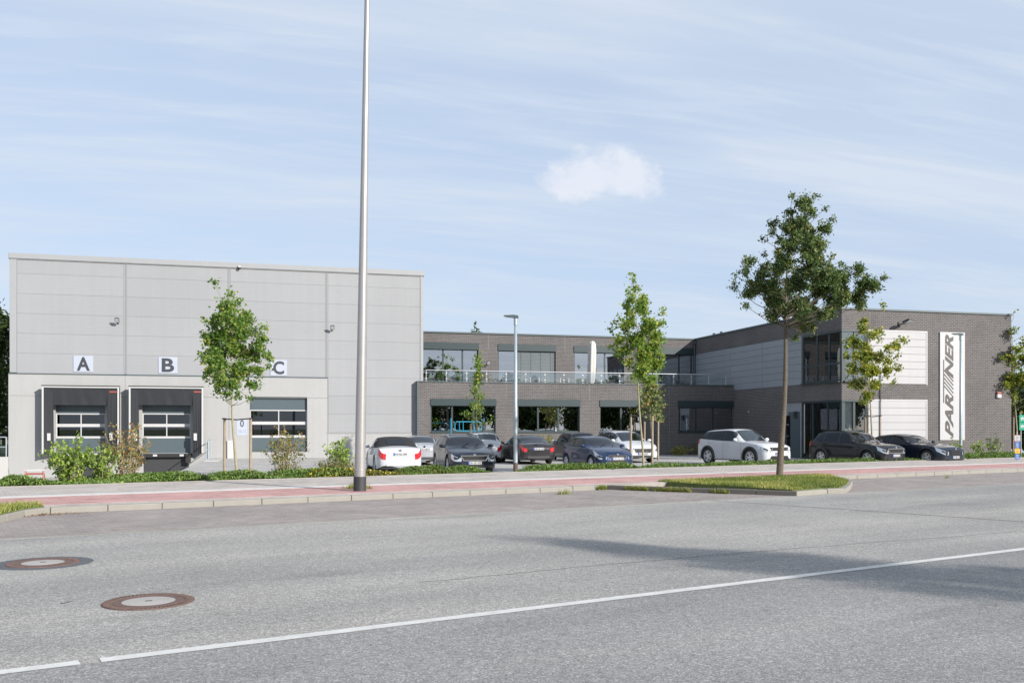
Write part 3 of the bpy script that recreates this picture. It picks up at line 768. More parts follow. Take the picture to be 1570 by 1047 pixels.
# goods and dim walls behind the door panes
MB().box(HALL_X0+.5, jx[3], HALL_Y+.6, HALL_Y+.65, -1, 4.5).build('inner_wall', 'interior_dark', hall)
MB().box(XH(131, 660), XH(160, 660), HALL_Y+.3, HALL_Y+.55, ZH(120, 670), ZH(120, 654.5)).build('stacked_carton', 'carton', hall)
# dock shelters
def shelter(px0, px1, py0, py1, door, label):
    yf = HALL_Y-.68
    x0, z1 = onY(px0, py0, yf); x1 = onY(px1, py0+1.5, yf)[0]; z0 = onY(px0, py1, yf)[1]
    sh = bpy.data.objects.new('dock_shelter', None); COL.objects.link(sh); sh.parent = hall; sh.location = Vector((x0, yf, z0))-hall.location
    sh['label'] = label
    c = MB()
    c.box(x0+.04, x0+.07, yf+.03, HALL_Y-.03, z0, z1-.05); c.box(x1-.07, x1-.04, yf+.03, HALL_Y-.03, z0, z1-.05)
    c.box(x0+.04, x1-.04, yf+.03, HALL_Y-.03, z1-.07, z1-.02)
    c.build('side_cover', 'fabric_dark', sh)
    f = MB(); w = .085
    f.box(x0, x0+w, yf-.02, yf+.05, z0, z1, bev=.008); f.box(x1-w, x1, yf-.02, yf+.05, z0, z1, bev=.008)
    f.box(x0+w, x1-w, yf-.02, yf+.05, z1-w, z1, bev=.008)
    f.build('front_profile', 'alu_white', sh)
    MB().box(x0-.02, x1+.02, yf-.05, yf+.3, z1+.003, z1+.05).build('rain_edge', 'plastic_dark', sh)
    dz = onY(px0, 620.5, yf)[1]; ix0 = onY((px0+px1)/2-42, 640, yf)[0]; ix1 = onY((px0+px1)/2+41, 640, yf)[0]
    # head curtain: hangs and leans in a little
    def curtain(pts_top, pts_bot, name):
        mb = MB(); n = 10
        for i in range(n+1):
            t = i/n; wob = .012*math.sin(i*2.3)
            a = Vector(pts_top[0]).lerp(Vector(pts_top[1]), t); b2 = Vector(pts_bot[0]).lerp(Vector(pts_bot[1]), t)
            mb.v += [(a.x, a.y, a.z), (b2.x, b2.y+wob+.0, b2.z), (b2.x, b2.y+wob+.02, b2.z), (a.x, a.y+.02, a.z)]
        for i in range(n):
            for k in range(4):
                k2 = (k+1) % 4; mb.f.append([i*4+k, (i+1)*4+k, (i+1)*4+k2, i*4+k2]); mb.m.append(0)
        mb.build(name, 'fabric_dark', sh)
    curtain([(x0+w+.33, yf+.03, z1-w), (x1-w-.33, yf+.03, z1-w)], [(x0+w+.30, yf+.16, dz), (x1-w-.30, yf+.16, dz)], 'head_curtain')
    curtain([(x0+w, yf+.05, z1-w), (ix0, yf+.05, z1-w)], [(x0+w, yf+.06, z0), (ix0, yf+.22, z0)], 'side_flap')
    curtain([(ix1, yf+.05, z1-w), (x1-w, yf+.05, z1-w)], [(ix1, yf+.22, z0), (x1-w, yf+.06, z0)], 'side_flap')
    for xx in (x0+w+.17, x1-w-.42):
        zz0 = onY(px0, 675.5, yf)[1]; MB().box(xx, xx+.17, yf+.02, yf+.04, zz0, zz0+.40).build('marker_tag', 'white_paint', sh)
    zz1 = onY(px0, 600, yf)[1]; MB().box(x1-w-.42, x1-w-.02, yf+.015, yf+.028, zz1-.03, zz1+.05).build('warning_label', 'red_plastic', sh)
    # leveller pit and bumpers below
    lv = MB(); d0, d1, dz0 = door[0], door[1], door[2]
    lv.box(d0-.1, d1+.1, HALL_Y-.30, HALL_Y-.03, dz0-.22, dz0-.02)
    lo = lv.build('dock_leveller', 'black', sh)
    for xx in (d0-.05, d1-.23):
        MB().box(xx, xx+.28, HALL_Y-.46, HALL_Y-.31, dz0-.55, dz0-.05, bev=.02).build('bumper', 'rubber', lo)
    MB().box(d0+.1, d1-.1, HALL_Y-.06, HALL_Y-.03, ZY+.02, dz0-.24).build('pit_plate', 'plastic_dark', sh)
    for xx in (d0+.6, d1-.55): MB().box(xx, xx+.22, HALL_Y-.33, HALL_Y-.302, dz0-.17, dz0-.06).build('reflector', 'white_paint', sh)
shelter(64, 182.5, 591.5, 697, doorA, 'dark dock shelter with white edge under the letter A')
shelter(197.5, 311.5, 592.5, 695, doorB, 'dark dock shelter with white edge under the letter B')

def wall_sign(px0, px1, py0, py1, ch, label):
    y = HALL_Y-.035
    x0, z1 = onY(px0, py0, y); x1, z0 = onY(px1, py1, y)
    t = thing('letter_sign', label, 'sign', ((x0+x1)/2, y, z0))
    MB().box(x0, x1, y, y+.025, z0, z1).build('plate', 'sign_white', t)
    cx, cz = (x0+x1)/2-t.location.x, (z0+z1)/2-t.location.z
    w = (x1-x0)*(.66 if ch != '0' else .36); h = (z1-z0)*(.84 if ch != '0' else .42); up = 0 if ch != '0' else (z1-z0)*.22
    me = text_fit(ch, lambda a, b2, d: (cx+a, -.004-d*.3, cz+up+b2), w, h, bold=.030 if ch != '0' else .012)
    link('letter', me, 'letter', t)
    if ch == '0':
        sm = MB()
        for r_ in range(2):
            for k in range(5):
                if (k+r_) % 4 == 3: continue
                sm.box(x0+.10+k*.085, x0+.155+k*.085, y-.004, y, z0+.16+r_*.09, z0+.21+r_*.09)
        o = sm.build('small_print', 'print_grey', t); o['kind'] = 'stuff'
    return t
wall_sign(112.5, 143, 545, 570.5, 'A', 'white square sign with dark letter A over the left dock')
wall_sign(243, 272, 547, 572.5, 'B', 'white square sign with dark letter B over the second dock')
wall_sign(414.5, 440, 551.5, 576, 'C', 'white square sign with dark letter C over the plain door')
wall_sign(363, 379, 642, 667, '0', 'white notice with number 0 between the tree stakes')
def flood(px, py, Y, label, lean=0.35, sz=1.0, rot=0.0):
    x, z = onY(px, py, Y)
    t = thing('wall_floodlight', label, 'lamp', (x, Y, z), group=None)
    MB().box(-.06*sz, .06*sz, -.05, 0, -.14*sz, .10*sz, bev=.01).build('wall_plate', 'plastic_dark', t, local=True)
    MB().tube([(0, -.03, -.03*sz), (0, -.34*sz, .0), (0, -.46*sz, .05*sz)], .028*sz, 8).build('bracket', 'plastic_dark', t, local=True)
    hd = MB().box(-.16*sz, .16*sz, -.20*sz, .20*sz, -.05*sz, .05*sz, bev=.02).build('lamp_head', 'plastic_dark', t, local=True)
    hd.rotation_euler = (-lean, 0, 0); hd.location = (0, -.52*sz, .10*sz)
    MB().box(-.13*sz, .13*sz, -.17*sz, .17*sz, -.058*sz, -.051*sz).build('lens', 'lamp_lens', hd, local=True)
    t.rotation_euler[2] = rot
flood(181, 494, HALL_Y-.0, 'dark wall floodlight on the hall left of the first joint', 0.9, 0.72)
flood(509, 505, HALL_Y-.0, 'dark wall floodlight on the hall above letter C, beside the tall pole', 0.9, 0.72)
def camera_dome(px, py, Y):
    x, z = onY(px, py, Y); t = thing('security_camera', 'small pale security camera under the hall roof edge', 'camera', (x, Y, z))
    MB().box(-.07, .07, -.16, 0, .03, .14, bev=.015).build('mount', 'white_paint', t, local=True)
    MB().lathe([(0, -.09), (.06, -.07), (.085, -.01), (.085, .03), (0, .03)], 14, c=(0, -.10, 0)).build('dome', 'plastic_dark', t, smooth=True, local=True)
camera_dome(367, 411.5, HALL_Y-.03)
# meter cabinet and yard walls with railings
x0, z0 = onY(348, 704, HALL_Y-.3); x1, z1 = onY(357, 675, HALL_Y-.3)
cab = thing('meter_cabinet', 'narrow white meter cabinet on the hall between the stakes', 'cabinet', (x0, HALL_Y-.03, z0))
MB().box(x0, x1, HALL_Y-.3, HALL_Y-.03, z0, z1, bev=.015).build('case', 'white_paint', cab)
MB().box(x0+.03, x1-.03, HALL_Y-.312, HALL_Y-.30, z0+.05, z1-.05).build('door', 'white_paint', cab)
def yard_wall(xa, xb, ya, yb, zt, label, name='yard_wall'):
    t = thing(name, label, 'wall', ((xa+xb)/2, ya, ZY)); MB().box(xa, xb, ya, yb, ZY-.2, zt, bev=.02).build('wall_body', 'concrete_light', t)
xw, zw = onY(312, 706, 50.0); xw2 = onY(342, 699, HALL_Y-.1)[0]
rw = thing('yard_wall', 'white concrete ramp wall with railing right of dock B', 'wall', (xw, 50, ZY))
xe = xw2
MB().prism([(xw, 50.0), (xe, 50.0), (xe, HALL_Y-.04), (xw, HALL_Y-.04)], ZY-.2, zw).build('wall_body', 'concrete_light', rw)
rg = MB()
for yy in (50.2, 51.6, 53.0, 54.4): rg.tube([(xw+.12, yy, zw), (xw+.12, yy, zw+1.05)], .024, 8)
rg.tube([(xw+.12, 50.2, zw+1.05), (xw+.12, 54.4, zw+1.05)], .024, 8); rg.tube([(xw+.12, 50.2, zw+.55), (xw+.12, 54.4, zw+.55)], .018, 8)
rg.build('railing', 'galv', rw)
xl, zl = onY(14.5, 700, 47.0)
lw = thing('yard_wall', 'white concrete yard wall with railing at left picture edge', 'wall', (xl, 47, ZY))
MB().box(xl-8, xl, 46.7, 47.0, ZY-.2, zl, bev=.02).build('wall_body', 'concrete_light', lw)
rg = MB()
zr = onY(12, 670, 46.85)[1]
for k in range(6): rg.tube([(xl-.1-k*1.4, 46.85, zl), (xl-.1-k*1.4, 46.85, zr)], .024, 8)
rg.tube([(xl-8, 46.85, zr), (xl-.1, 46.85, zr)], .026, 8); rg.tube([(xl-8, 46.85, (zr+zl)/2), (xl-.1, 46.85, (zr+zl)/2)], .02, 8)
rg.build('railing', 'galv', lw)
# red-white trestle by the dock
px_, pz_ = onY(53, 729, 50.5); pz_ = ZY
tr = thing('barrier_trestle', 'small red and white trestle standing below dock A at left', 'barrier', (px_, 50.5, pz_))
fr = MB()
for sx in (-.42, .42):
    MB().tube([(sx*1.1, -.18, 0), (sx*.9, 0, .62)], .03, 6).tube([(sx*1.1, .18, 0), (sx*.9, 0, .62)], .03, 6).build('trestle_leg', 'red_plastic', tr, local=True)
for zz_, m_ in ((.12, 'white_paint'), (.34, 'red_plastic'), (.52, 'white_paint')):
    MB().box(-.44, .44, -.045, -.015, zz_, zz_+.09, bev=.006).build('bar', m_, tr, local=True)

# ------------------------------------------------------------------ the brick office
TY, UY, WX, WY, OZ = 54.4, 60.0, 29.4, 42.6, 8.05         # terrace front, upper storey front, wing side, wing front, roof
WX1 = onY(1550.5, 600, WY)[0]; TX0 = onY(640.5, 620, TY)[0]
office = thing('office_building', 'two-storey dark brick office with roof terrace and projecting wing', 'building', (TX0, TY, ZL))
def part(mb, name, mat, parent=None, **k): return mb.build(name, mat, parent or office, **k)
PZ = onY(880, 587, TY)[1]                                  # parapet top
TF = PZ-0.55                                               # terrace floor
def win_rect(pxa, pxb, pya, pyb, Y):
    xa, za = onY(pxa, pya, Y); xb, zb = onY(pxb, pyb, Y); return (xa, xb, min(za, zb), max(za, zb))
GW = [win_rect(660.5, 760, 612, 662.5, TY), win_rect(794, 889, 613, 662.5, TY), win_rect(920, 986, 614, 661.5, TY), win_rect(1040, 1124, 615, 661.5, TY)]
gz1 = sum(w[3] for w in GW)/4; gz0 = sum(w[2] for w in GW)/4
GW = [(w[0], w[1], gz0, gz1) for w in GW]
uzt = onY(810, 529, UY)[1]
UW = [(onY(a, 560, UY)[0], onY(b2, 560, UY)[0], TF+.02, uzt) for a, b2 in ((640, 733.5), (764, 852), (880.5, 957), (990, 1071))]
part(MB().wall(TX0, WX, ZL-.1, PZ-.06, TY, GW, .22), 'front_wall', 'brick')
part(MB().wall(TX0, WX, TF-.1, PZ-.06, TY+.35, [], .1), 'parapet_back', 'brick')
part(MB().box(TX0, TX0+.3, TY+.002, HALL_Y-.03, ZL, PZ-.062), 'wall_return', 'brick')
part(MB().box(TX0-.05, WX-.002, TY-.05, TY+.40, PZ-.058, PZ, bev=.008), 'parapet_coping', 'zinc')
part(MB().box(TX0-.045, TX0+.035, TY-.045, TY-.003, ZL+.1, PZ-.062), 'corner_profile', 'zinc')
part(MB().box(TX0+.3, WX-.05, TY+.36, UY+.3, TF-.3, TF), 'terrace_floor', 'concrete')
part(MB().wall(HALL_X1-.4, WX, TF, OZ-.10, UY, UW, .22), 'upper_wall', 'brick')
part(MB().box(HALL_X1+.07, WX-.002, UY-.07, UY+.4, OZ-.10, OZ, bev=.01), 'roof_coping', 'zinc')
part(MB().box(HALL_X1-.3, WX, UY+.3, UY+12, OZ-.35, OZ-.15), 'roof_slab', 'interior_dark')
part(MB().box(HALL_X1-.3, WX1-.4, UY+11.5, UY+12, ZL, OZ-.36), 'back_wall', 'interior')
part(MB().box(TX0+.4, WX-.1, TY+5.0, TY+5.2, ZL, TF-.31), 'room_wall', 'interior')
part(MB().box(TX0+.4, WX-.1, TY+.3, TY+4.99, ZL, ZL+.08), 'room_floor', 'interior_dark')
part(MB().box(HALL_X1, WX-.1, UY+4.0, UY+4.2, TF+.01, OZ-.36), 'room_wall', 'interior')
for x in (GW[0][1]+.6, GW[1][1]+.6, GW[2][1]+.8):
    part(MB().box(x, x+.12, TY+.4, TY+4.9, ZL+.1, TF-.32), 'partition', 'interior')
# movement joints in the brickwork
jm = MB()
for px, a, b2, Y in ((749, 512, 536, UY), (866, 514, 538, UY), (776, 588, 612, TY), (904, 588, 614, TY), (1026, 590, 690, TY)):
    x, za = onY(px, a, Y); zb = onY(px, b2, Y)[1]
    part(MB().box(x-.012, x+.012, Y-.004, Y+.01, zb, za), 'movement_joint', 'joint')

def window(o, d, swap, mull, box_h=0.38, parent=None, glass='window_glass', blinds=None, fw=0.07, label=None, low=0.0, frame_mat='slate', transom=None):
    """window with shutter box, frame bars, panes; o=(a0,a1,z0,z1) in plane at depth d"""
    a0, a1, z0, z1 = o; par = parent or office
    def B(mb, p0, p1, q0, q1, r0, r1):
        return mb.box(q0, q1, p0, p1, r0, r1) if swap else mb.box(p0, p1, q0, q1, r0, r1)
    fd = d+.12; zt = z1-box_h
    fr = MB(); f = fw
    B(fr, a0, a1, fd, fd+.07, z0, z0+f); B(fr, a0, a1, fd, fd+.07, zt-f*.6, zt)
    B(fr, a0, a0+f, fd, fd+.069, z0+f, zt-f*.6); B(fr, a1-f, a1, fd, fd+.069, z0+f, zt-f*.6)
    cuts = [a0+f]
    for m_ in mull:
        c = a0+(a1-a0)*m_; B(fr, c-f*.75, c+f*.75, fd, fd+.068, z0+f, zt-f*.6); cuts += [c-f*.75, c+f*.75]
    cuts.append(a1-f)
    if transom:
        zz0 = z0+(zt-z0)*transom; B(fr, a0+f, a1-f, fd+.001, fd+.066, zz0-f*.5, zz0+f*.5)
    w = fr.build('window', frame_mat, par)
    if label: w['label'] = label
    for i in range(0, len(cuts), 2):
        spans = [(z0+f, zt-f*.6)] if not transom else [(z0+f, zz0-f*.5), (zz0+f*.5, zt-f*.6)]
        for (r0, r1) in spans:
            B(MB(), cuts[i], cuts[i+1], fd+.03, fd+.042, r0, r1).build('pane', glass, w)
    if box_h > 0.02: B(MB(), a0-.03, a1+.03, d-.05, d+.118, zt+.002, z1+.03).build('shutter_box', 'slate', w)
    B(MB(), a0-.03, a1+.03, d-.05, d+.119, z0-.06, z0+.015).build('sill', 'slate', w)
    if blinds:
        b0 = a0+(a1-a0)*blinds[0]+f; b1 = a0+(a1-a0)*blinds[1]-f; z = zt-.05
        while z > z0+.1:
            mb = MB()
            def P(p, q, r): return (q, p, r) if swap else (p, q, r)
            mb.add([P(b0, fd-.035, z-.055), P(b1, fd-.035, z-.055), P(b1, fd-.012, z+.02), P(b0, fd-.012, z+.02), P(b0, fd-.031, z-.055), P(b1, fd-.031, z-.055), P(b1, fd-.008, z+.02), P(b0, fd-.008, z+.02)],
                   [(0, 1, 2, 3), (7, 6, 5, 4), (0, 4, 5, 1), (3, 2, 6, 7)])
            mb.build('blind_slat', 'blind', w); z -= .095
        for t_ in (.12, .38, .64, .90):
            c = b0+(b1-b0)*t_; B(MB(), c-.006, c+.006, fd-.045, fd-.04, z, zt).build('blind_cord', 'plastic_dark', w)
    return w
window(GW[0], TY, False, [.33, .66], label='left ground-floor window behind the blue hoop rack')
window(GW[1], TY, False, [.33, .66], label='ground-floor window beside the slim lamp post')
window(GW[2], TY, False, [.5], label='ground-floor window with a white blind')
window(GW[3], TY, False, [.33, .64], label='shaded ground-floor window next to the wing')
window(UW[0], UY, False, [.42, .74], .42, label='upper window next to the hall')
window(UW[1], UY, False, [.30], .42, blinds=(.30, 1.0), label='upper window half covered by an outside blind')
window(UW[2], UY, False, [.62], .42, label='upper window behind the closed parasol')
window(UW[3], UY, False, [.30, .64], .42, label='shaded upper window in the inner corner')
part(MB().box(GW[2][0]+(GW[2][1]-GW[2][0])*.54, GW[2][1]-.1, TY+.30, TY+.32, gz0+.05, gz1-.40), 'roller_blind', 'curtain')
part(MB().box(UW[0][1]-.55, UW[0][1]-.05, UY+.4, UY+.45, TF+.05, uzt-.5), 'curtain', 'curtain')
part(MB().box(GW[0][1]-.75, GW[0][1]-.2, TY+.42, TY+.46, gz0+.02, gz1-.42), 'curtain', 'curtain')
def carton(x, w, h, label):
    t = thing('carton', label, 'box', (x, TY+.45, gz0+.0)); 
    MB().box(x, x+w, TY+.36, TY+.36+w, gz0+.02, gz0+.02+h, bev=.01).build('box_body', 'carton', t)
    MB().box(x+w*.42, x+w*.58, TY+.355, TY+.36+w, gz0+.021, gz0+.022+h).build('tape', 'canvas', t)
carton(onY(878, 650, TY)[0], .36, .42, 'brown carton standing right inside the window by the lamp post')
carton(onY(862, 655, TY)[0], .45, .14, 'flat brown carton inside the window by the lamp post')
carton(onY(927, 655, TY)[0], .42, .30, 'carton inside the ground-floor window left of the white blind')
MBx = MB().box(TX0+.5, WX-.2, TY+.34, TY+.9, gz0-.06, gz0+.015); part(MBx, 'inner_sill', 'interior')

# --- wing side (plane X = WX) and front (plane Y = WY)
zc1 = onY(1300, 506, WY)[1]; zc0 = onY(1300, 584, WY)[1]; zg1 = onY(1300, 613.5, WY)[1]
def YW(px, py): return onX(px, py, WX)[0]
yq = YW(1230.5, 550); yd0 = YW(1229.5, 650); yd1 = YW(1203.5, 650)
crn = 0.0
UP_SIDE = (WY, yq, zc0, zc1); CLAD_SIDE = (yq+.12, UY-.02, onX(1200, 592.3, WX)[1], onX(1200, 519.5, WX)[1])
LO_SIDE = (WY, yd0, ZL+.02, zg1); DOOR_SIDE = (yd0+.05, yd1, ZL+.02, zg1)
wp0 = onY(1331, 550, WY)[0]; wp1 = onY(1420, 550, WY)[0]; gx1 = onY(1330, 550, WY)[0]
UP_F = (WX, gx1, zc0, zc1); WH_F = (wp0, wp1, zc0-.12, zc1); LO_F = (WX, gx1, ZL+.02, zg1); WL_F = (wp0, wp1, ZL+.05, zg1)
wingw = MB(); wingw.wall(WY, UY+12, ZL-.1, OZ-.10, WX, [UP_SIDE, LO_SIDE, DOOR_SIDE, CLAD_SIDE], .22, swap=True); part(wingw, 'side_wall', 'brick')
part(MB().wall(WX, WX1, ZL-.1, OZ-.10, WY, [UP_F, LO_F, WH_F, WL_F], .22), 'front_wall', 'brick')
part(MB().box(WX-.06, WX1+.06, WY-.06, UY+12, OZ-.10, OZ, bev=.01), 'roof_coping', 'zinc')
part(MB().box(WX1-.25, WX1, WY+.002, UY+12, ZL, OZ-.102), 'side_wall', 'brick')
part(MB().box(WX+.25, WX1-.26, WY+.3, UY+11, OZ-.55, OZ-.35), 'roof_slab', 'interior')
part(MB().box(WX+.22, WX1-.3, WY+.25, UY+11, zg1+.05, zc0-.05), 'floor_slab', 'interior')
part(MB().box(WX+.3, WX1-.3, WY+.3, UY+11, ZL-.05, ZL+.015), 'room_floor', 'interior_dark')
part(MB().box(gx1+.05, gx1+.15, WY+.26, WY+7, ZL+.02, zg1+.04), 'partition', 'interior')
part(MB().box(gx1+.05, gx1+.15, WY+.26, WY+7, zc0, OZ-.56), 'partition', 'curtain')
part(MB().box(WX+.3, gx1, WY+7, WY+7.1, zc0, OZ-.56), 'partition', 'interior')
part(MB().box(WX+.3, gx1, WY+5.5, WY+5.6, ZL+.02, zg1+.04), 'partition', 'interior_dark')
# grey panels on the wing side
def cladding(o, d, swap, rows, cuts, mat, name='wall_panel'):
    a0, a1, z0, z1 = o; ed = [a0]+cuts+[a1]
    n = rows; rh = (z1-z0)/n
    for i in range(len(ed)-1):
        for k in range(n):
            p = (ed[i]+.012, ed[i+1]-.012, z0+rh*k+.004, z0+rh*(k+1)-.004)
            mb = MB()
            mb.box(*((d, d+.05, p[0], p[1]) if swap else (p[0], p[1], d, d+.05)), p[2], p[3], bev=.016)
            mb.build(name, mat, office)
    mb = MB(); mb.box(*((d+.045, d+.2, a0, a1) if swap else (a0, a1, d+.045, d+.2)), z0, z1); mb.build('panel_backing', 'joint', office)
cl = CLAD_SIDE
cladding(cl, WX+.02, True, 7, [YW(1168.5, 560), YW(1120, 560)], 'clad_grey')
cladding((DOOR_SIDE[0]+.02, DOOR_SIDE[1], DOOR_SIDE[2], DOOR_SIDE[3]), WX+.06, True, 6, [], 'clad_grey')
cladding(WH_F, WY-.012, False, 7, [], 'clad_white'); cladding(WL_F, WY-.012, False, 8, [], 'clad_white')
# white frames round the white panels
for o in (WH_F, WL_F):
    part(MB().box(o[0]-.03, o[1]+.06, WY-.03, WY+.1, o[3]-.006, o[3]+.06), 'panel_edge', 'white_paint')
    part(MB().box(o[1]-.005, o[1]+.06, WY-.028, WY+.1, o[2]-.04, o[3]-.007), 'panel_edge', 'white_paint')
part(MB().box(WX1-8.5, WX1+.3, WY-.45, WY-.003, ZL-.05, ZL+.11, bev=.015), 'plinth_edge', 'concrete_light')
# corner glazing
def corner(oS, oF, muS, muF, transom, lab):
    a = window((oS[0]+.14, oS[1], oS[2], oS[3]), WX-.08, True, muS, 0.0, glass='corner_glass', fw=.09, label=lab+' facing the car park', transom=transom)
    b2 = window((oF[0]+.14, oF[1], oF[2], oF[3]), WY-.08, False, muF, 0.0, glass='corner_glass', fw=.09, label=lab+' facing the street', transom=transom)
    part(MB().box(WX+.02, WX+.14, WY+.02, WY+.14, oS[2], oS[3]), 'corner_post', 'slate')
    part(MB().box(WX-.02, gx1, WY-.02, WY+.22, oS[3]-.08, oS[3]+.02), 'lintel', 'slate')
    part(MB().box(WX-.02, WX+.2, WY+.221, oS[1], oS[3]-.08, oS[3]+.02), 'lintel', 'slate')
corner(UP_SIDE, UP_F, [.30, .62], [.48], .36, 'upper corner glazing of the wing')
corner(LO_SIDE, LO_F, [.33, .72], [.45], None, 'ground-floor corner glazing of the wing')
part(MB().box(WX+.24, WX+.85, WY+.13, WY+.15, ZL+.1, zg1-.1), 'curtain', 'curtain')
part(MB().box(WX+.24, WX+(gx1-WX)*.48, WY+.13, WY+.15, zc0+.1, zc1-.1), 'curtain', 'curtain')  # white sheet added behind the pane, stands in for bright sky reflected in it
part(MB().box(WX+(gx1-WX)*.53, gx1-.25, WY+.13, WY+.15, zc0+.1, zc1-.1), 'curtain', 'curtain')  # second added sheet, its white imitates the sky's reflection in the glass
part(MB().box(WX+.30, WX+.33, WY+.9, WY+1.6, zc0+.1, zc1-.7), 'curtain', 'curtain')
# railing seen through upper corner glass
part(MB().tube([(WX+.28, WY+.3, zc0+.55), (WX+.28, yq-.2, zc0+.55)], .02, 6), 'inner_rail', 'steel')
# entrance door with pull handles
ed = MB().box(WX+.03, WX+.058, DOOR_SIDE[0]+.25, DOOR_SIDE[1]-.3, ZL+.03, zg1-.55).build('entrance_door', 'slate_light', office)
ya = YW(1211, 650); yb = YW(1204, 650)
MB().box(WX+.018, WX+.028, ya, yb-.05, ZL+.25, zg1-.75).build('pane', 'corner_glass', ed)
for py in (651, 668):
    zz_ = onX(1207, py, WX)[1]; MB().tube([(WX-.06, ya+.02, zz_), (WX-.06, yb-.1, zz_)], .022, 8).build('pull_handle', 'chrome', ed)
yi, zi = onX(1219.5, 636, WX)
ic = thing('intercom_box', 'black square intercom box beside the entrance door', 'intercom', (WX, yi, zi))
MB().box(WX-.03, WX+.05, yi-.17, yi+.17, zi-.2, zi+.2, bev=.01).build('case', 'plastic_dark', ic)
MB().box(WX-.036, WX-.03, yi-.10, yi+.10, zi-.02, zi+.12).build('screen', 'black', ic)
part(MB().tube([(WX-.12, yd0-.45, ZL+.3), (WX-.12, yd0-.45, zg1-.12)], .035, 8), 'pull_bar', 'steel')
# rainwater pipe in the inner corner
part(MB().tube([(WX-.12, UY-.12, TF), (WX-.12, UY-.12, OZ-.4)], .05, 8), 'rain_pipe', 'slate_light')
part(MB().box(WX-.22, WX-.02, UY-.22, UY-.02, OZ-.42, OZ-.18), 'rain_hopper', 'zinc')
# little roof vents seen over the wing's edge
for px in (1095, 1106):
    p = onX(px, 507, WX+1.2); rv = thing('roof_vent', 'tiny roof vent on the wing roof, '+('left' if px < 1100 else 'right')+' one', 'vent', (WX+1.2, p[0], OZ-.02))
    MB().lathe([(.06, 0), (.06, .26), (.11, .28), (.11, .36), (0, .40)], 12).build('vent_pipe', 'zinc', rv, local=True)
# upper window wall lamps
flood(747, 558, UY, 'small dark wall lamp between the two left upper windows', 0.9, 0.7)
flood(976, 561, UY, 'small dark wall lamp on the upper wall behind the maple', 0.9, 0.7)
x, z = onX(1148, 631, WX); 
sl = thing('wall_spot', 'tiny white wall spot on the shaded wing side', 'lamp', (WX, x, z)); MB().lathe([(0, -.05), (.05, -.05), (.06, .04), (0, .04)], 12).build('spot_body', 'white_paint', sl, local=True)
MB().box(0.0, .08, -.03, .03, -.02, .02).build('spot_arm', 'white_paint', sl, local=True)
# street-side floodlight and siren
flood(1378, 497, WY, 'dark floodlight on an arm high on the street-side brick', 0.25, 1.15, rot=R(12))
x, z = onY(1530, 605, WY)
sr = thing('alarm_siren', 'red and white alarm siren box on the brick under the right tree', 'siren', (x, WY, z))
MB().box(-.14, .14, -.13, 0, -.18, .02, bev=.015).build('siren_case', 'white_paint', sr, local=True)
MB().box(-.13, .13, -.12, -.002, .022, .16, bev=.02).build('flash_dome', 'red_plastic', sr, local=True)

# --- banner with the company name
bx0, bz1 = onY(1440, 509, WY); bx1, bz0 = onY(1478, 674.5, WY)
bn = thing('name_banner', 'tall white banner sign reading PARTNER upwards on the brick wing', 'sign', ((bx0+bx1)/2, WY, bz0))
MB().box(bx0, bx1, WY-.07, WY-.005, bz0, bz1, bev=.006).build('panel', 'banner_white', bn)
UNIT = (bz1-bz0)/165.5                                     # metres per photo pixel on this plane
bl = bn.location
def bfn(cx, cy):                                           # text frame: along = upward, up = left
    return lambda a, b2, d: (bx0+cy*UNIT-b2-bl.x, -.073-d*.2, bz0+cx*UNIT+a-bl.z)
link('lettering', text_fit('PAR', bfn(37, 16.5), 67*UNIT, 15*UNIT, bold=.038, shear=.42), 'letter_ink', bn)
link('lettering', text_fit('NER', bfn(128, 16.5), 68*UNIT, 15*UNIT, bold=.038, shear=.42), 'letter_ink', bn)
def bar(name, a0, b0, a1, b1, w):
    def P(a, b2): return Vector((bx0+b2*UNIT, 0, bz0+a*UNIT))
    p, q = P(a0, b0), P(a1, b1); n = Vector((-(q-p).z, 0, (q-p).x)).normalized()*w*UNIT/2
    poly = [((p+n).x, (p+n).z), ((q+n).x, (q+n).z), ((q-n).x, (q-n).z), ((p-n).x, (p-n).z)]
    MB().prism(poly, WY-.078, WY-.0705, axis='y').build(name, 'letter_ink', bn)
bar('top_bar', 57, 6.4, 123, 6.4, 1.7)
for k in range(5): bar('slash', 66+k*6.0, 24, 79+k*6.0+4, 7.4, 1.7)

# --- terrace railing, parasol and furniture
rail = thing('terrace_railing', 'glass railing with steel posts along the roof terrace edge', 'railing', (TX0, TY+.15, PZ))
rz = onY(880, 571, TY+.15)[1]; yR = TY+.17
rx0 = HALL_X1+.1; rx1 = WX-.4
MB().tube([(rx0, yR, rz), (rx1, yR, rz)], .027, 8).build('handrail', 'steel', rail)
npost = 17
for i in range(npost):
    x = rx0+.05+(rx1-rx0-.1)*i/(npost-1)
    MB().tube([(x, yR, PZ+.001), (x, yR, rz-.02)], .022, 8).box(x-.06, x+.06, yR-.05, yR+.05, PZ+.001, PZ+.02).box(x-.05, x+.05, yR-.02, yR+.02, PZ+.14, PZ+.19).box(x-.05, x+.05, yR-.02, yR+.02, rz-.19, rz-.14).build('post', 'steel', rail)
    if i < npost-1:
        x2 = rx0+.05+(rx1-rx0-.1)*(i+1)/(npost-1)
        MB().box(x+.05, x2-.05, yR-.006, yR+.006, PZ+.06, rz-.06).build('glass_pane', 'rail_glass', rail)
px_, _ = onY(906, 560, 56.2)
um = thing('closed_parasol', 'closed white parasol standing on the roof terrace', 'parasol', (px_, 56.2, TF))
zt_ = onY(906, 523, 56.2)[1]-TF
MB().lathe([(.30, 0), (.30, .06), (.05, .07), (.03, .1), (.025, zt_-.2), (0, zt_)], 16).build('pole', 'steel', um, local=True)
